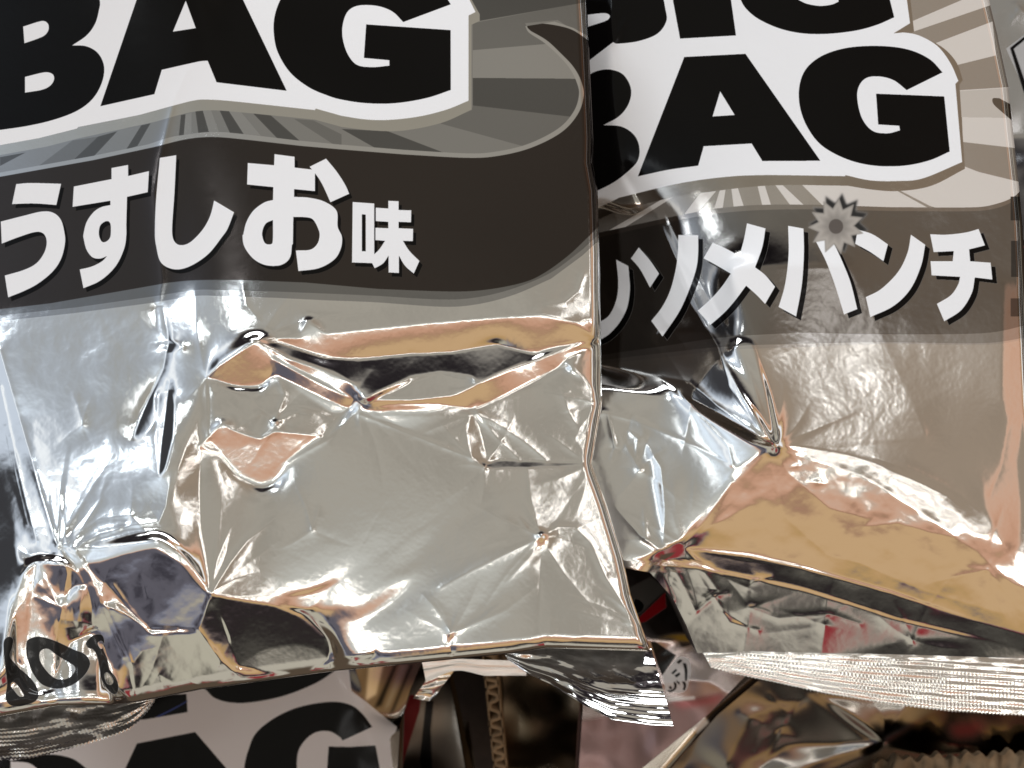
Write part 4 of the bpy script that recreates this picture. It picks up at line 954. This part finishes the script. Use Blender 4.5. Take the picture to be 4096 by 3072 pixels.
    a.fill("U 380,260 440,275~ 490,330~ 470,395~ 420,425~ 350,400", .006, .0)
    a.fill("U 620,700 800,655~ 1000,655 1060,740 900,740~ 780,700~", (.62, .38, .05), .5, soft=6)
    a.fill("U 560,740 605,733 840,890 690,1110 640,1000", .006, .0)
    a.fill("U 690,1110 850,930~ 920,910~ 985,950~ 1000,1060~ 985,1160~ 960,1260~ 900,1300~ 730,1290", (.74, .72, .72), .1)
    for q in ["U 845,965 885,932 915,945 872,985", "U 785,1085 840,1035 855,1055 810,1100", "U 820,1110 880,1075 890,1100 845,1135", "U 915,970 955,980 968,1060~ 962,1170 940,1170 935,1060~",
              "U 905,1175 940,1180 955,1220~ 940,1275 915,1270 925,1225~", "U 815,1180~ 845,1200~ 845,1250~ 810,1285~ 770,1295~ 740,1275 790,1270~ 820,1240~", "U 760,1240~ 780,1228~ 797,1248~ 780,1265~", "U 840,1160 880,1185 885,1220 855,1195"]:
        a.fill(q, .012, 0)
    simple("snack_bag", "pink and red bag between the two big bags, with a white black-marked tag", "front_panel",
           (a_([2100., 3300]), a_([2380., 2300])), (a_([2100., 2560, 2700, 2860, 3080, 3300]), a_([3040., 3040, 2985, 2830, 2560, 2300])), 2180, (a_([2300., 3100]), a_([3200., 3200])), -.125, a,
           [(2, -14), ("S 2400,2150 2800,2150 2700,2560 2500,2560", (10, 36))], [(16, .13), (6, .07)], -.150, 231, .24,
           strokes=[("U 700,1200 1000,1160 1200,1170 1400,1290", 24, .15), ("U 1150,700 700,900", 40, .1)])
    # its stiff dark edge strip
    a = Art(2300, 2600, 3120, 3220, 3.0, base=(.045, .035, .03))
    a.fill("K 320,890 420,900 470,960 400,1020 320,960", (.70, .66, .62), .2, soft=4)
    a.fill("K 400,1000 300,1300 -100,1300 50,1190 300,960", (.66, .62, .54), 1, soft=8)
    simple("snack_bag", "narrow bag on edge beside the pink bag, black turning silver with a white band", "front_panel",
           (a_([2500., 2690, 2860, 3080, 3300]), a_([3000., 2950, 2770, 2500, 2240])), (a_([2500., 2700, 2860, 3080, 3300]), a_([3080., 3060, 2870, 2680, 2480])), 2660, (a_([2200., 3100]), a_([3200., 3200])), -.128, a,
           [(10, -8)], [(10, .05)], -.16, 241, .2, roll=(50, 0))
    # crumpled foil bag at the lower right
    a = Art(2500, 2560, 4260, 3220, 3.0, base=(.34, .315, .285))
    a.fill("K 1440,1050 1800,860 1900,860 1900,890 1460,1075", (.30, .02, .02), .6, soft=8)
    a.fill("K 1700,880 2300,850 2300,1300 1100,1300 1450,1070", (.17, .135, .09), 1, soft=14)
    a.fill("K 1780,960 2000,940 1960,1040 1820,1060", (.30, .05, .04), .5, soft=20)
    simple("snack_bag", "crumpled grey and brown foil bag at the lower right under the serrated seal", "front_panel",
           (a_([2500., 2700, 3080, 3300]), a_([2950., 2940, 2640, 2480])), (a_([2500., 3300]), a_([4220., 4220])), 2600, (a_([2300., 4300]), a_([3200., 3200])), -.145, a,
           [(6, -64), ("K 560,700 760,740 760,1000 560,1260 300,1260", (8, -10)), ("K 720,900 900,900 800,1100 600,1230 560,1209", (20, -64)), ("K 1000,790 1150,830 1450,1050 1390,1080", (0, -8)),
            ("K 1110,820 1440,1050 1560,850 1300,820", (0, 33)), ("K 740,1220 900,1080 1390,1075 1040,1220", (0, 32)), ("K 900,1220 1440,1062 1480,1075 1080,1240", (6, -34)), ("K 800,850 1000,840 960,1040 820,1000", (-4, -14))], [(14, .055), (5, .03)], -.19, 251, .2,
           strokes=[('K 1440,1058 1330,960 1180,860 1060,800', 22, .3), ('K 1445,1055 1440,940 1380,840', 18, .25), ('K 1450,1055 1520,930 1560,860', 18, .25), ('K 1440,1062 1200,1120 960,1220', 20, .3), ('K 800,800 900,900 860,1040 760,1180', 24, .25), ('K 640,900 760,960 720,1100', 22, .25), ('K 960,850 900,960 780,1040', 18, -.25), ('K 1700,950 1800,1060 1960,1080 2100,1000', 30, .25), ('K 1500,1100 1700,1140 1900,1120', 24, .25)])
    # torn cardboard at the very bottom right
    a2 = np.linspace(3500, 4240, 120)
    edge = 3040 + 10 * np.sin(a2 * .11) + 8 * np.sin(a2 * .043 + 1) - (a2 - 3500) * .045
    v = np.linspace(0, 1, 30)[:, None]
    X = a2[None] + 0 * v; Y = edge[None] * (1 - v) + 3260 * v
    Z = -.128 + .0004 * np.sin(a2[None] * .16 + 3 * v + 1.5 * np.sin(a2[None] * .03)) + 0 * v + noise(30, 120, 3, seed=5) * .0022
    o = world(3900, 3100, -.14)
    t = closed_sheet("cardboard_strip", X, Y, Z, Z - .004, plain_material("strip_board", (.22, .15, .085), .85), None, None, (o[0], o[1], -.14), flat_back=False)
    t.location = (o[0], o[1], -.14)
    tag(t, "torn brown cardboard strip along the bottom right corner", "cardboard")
    # third bag at the top right edge
    a = Art(3880, -220, 4320, 1300, 2.0, base=(.62, .62, .63))
    a.fill("N 580,215 680,140 1000,0 1000,700 700,480", (.50, .50, .51), .2)
    a.fill("N 597,212 662,160 760,100 760,122 662,177 614,216 664,362 700,470 680,470 655,400", BLACK, 0)
    simple("snack_bag", "silver bag at the top right edge with a black-outlined white panel", "front_panel",
           (a_([-300., 3300]), a_([3920., 3990])), (a_([-300., 3300]), a_([4290., 4290])), -150, (a_([3800., 4300]), a_([900., 1000])), -.088, a,
           [(2, 5), ("N 480,600 700,600 700,1100 480,1100", (10, 34))], [(16, .03), (5, .03)], -.102, 261, .2, strokes=[("N 540,50 620,20 660,60", 20, .2), ("N 600,100 640,40", 16, .2)])

if bpy:
    build()
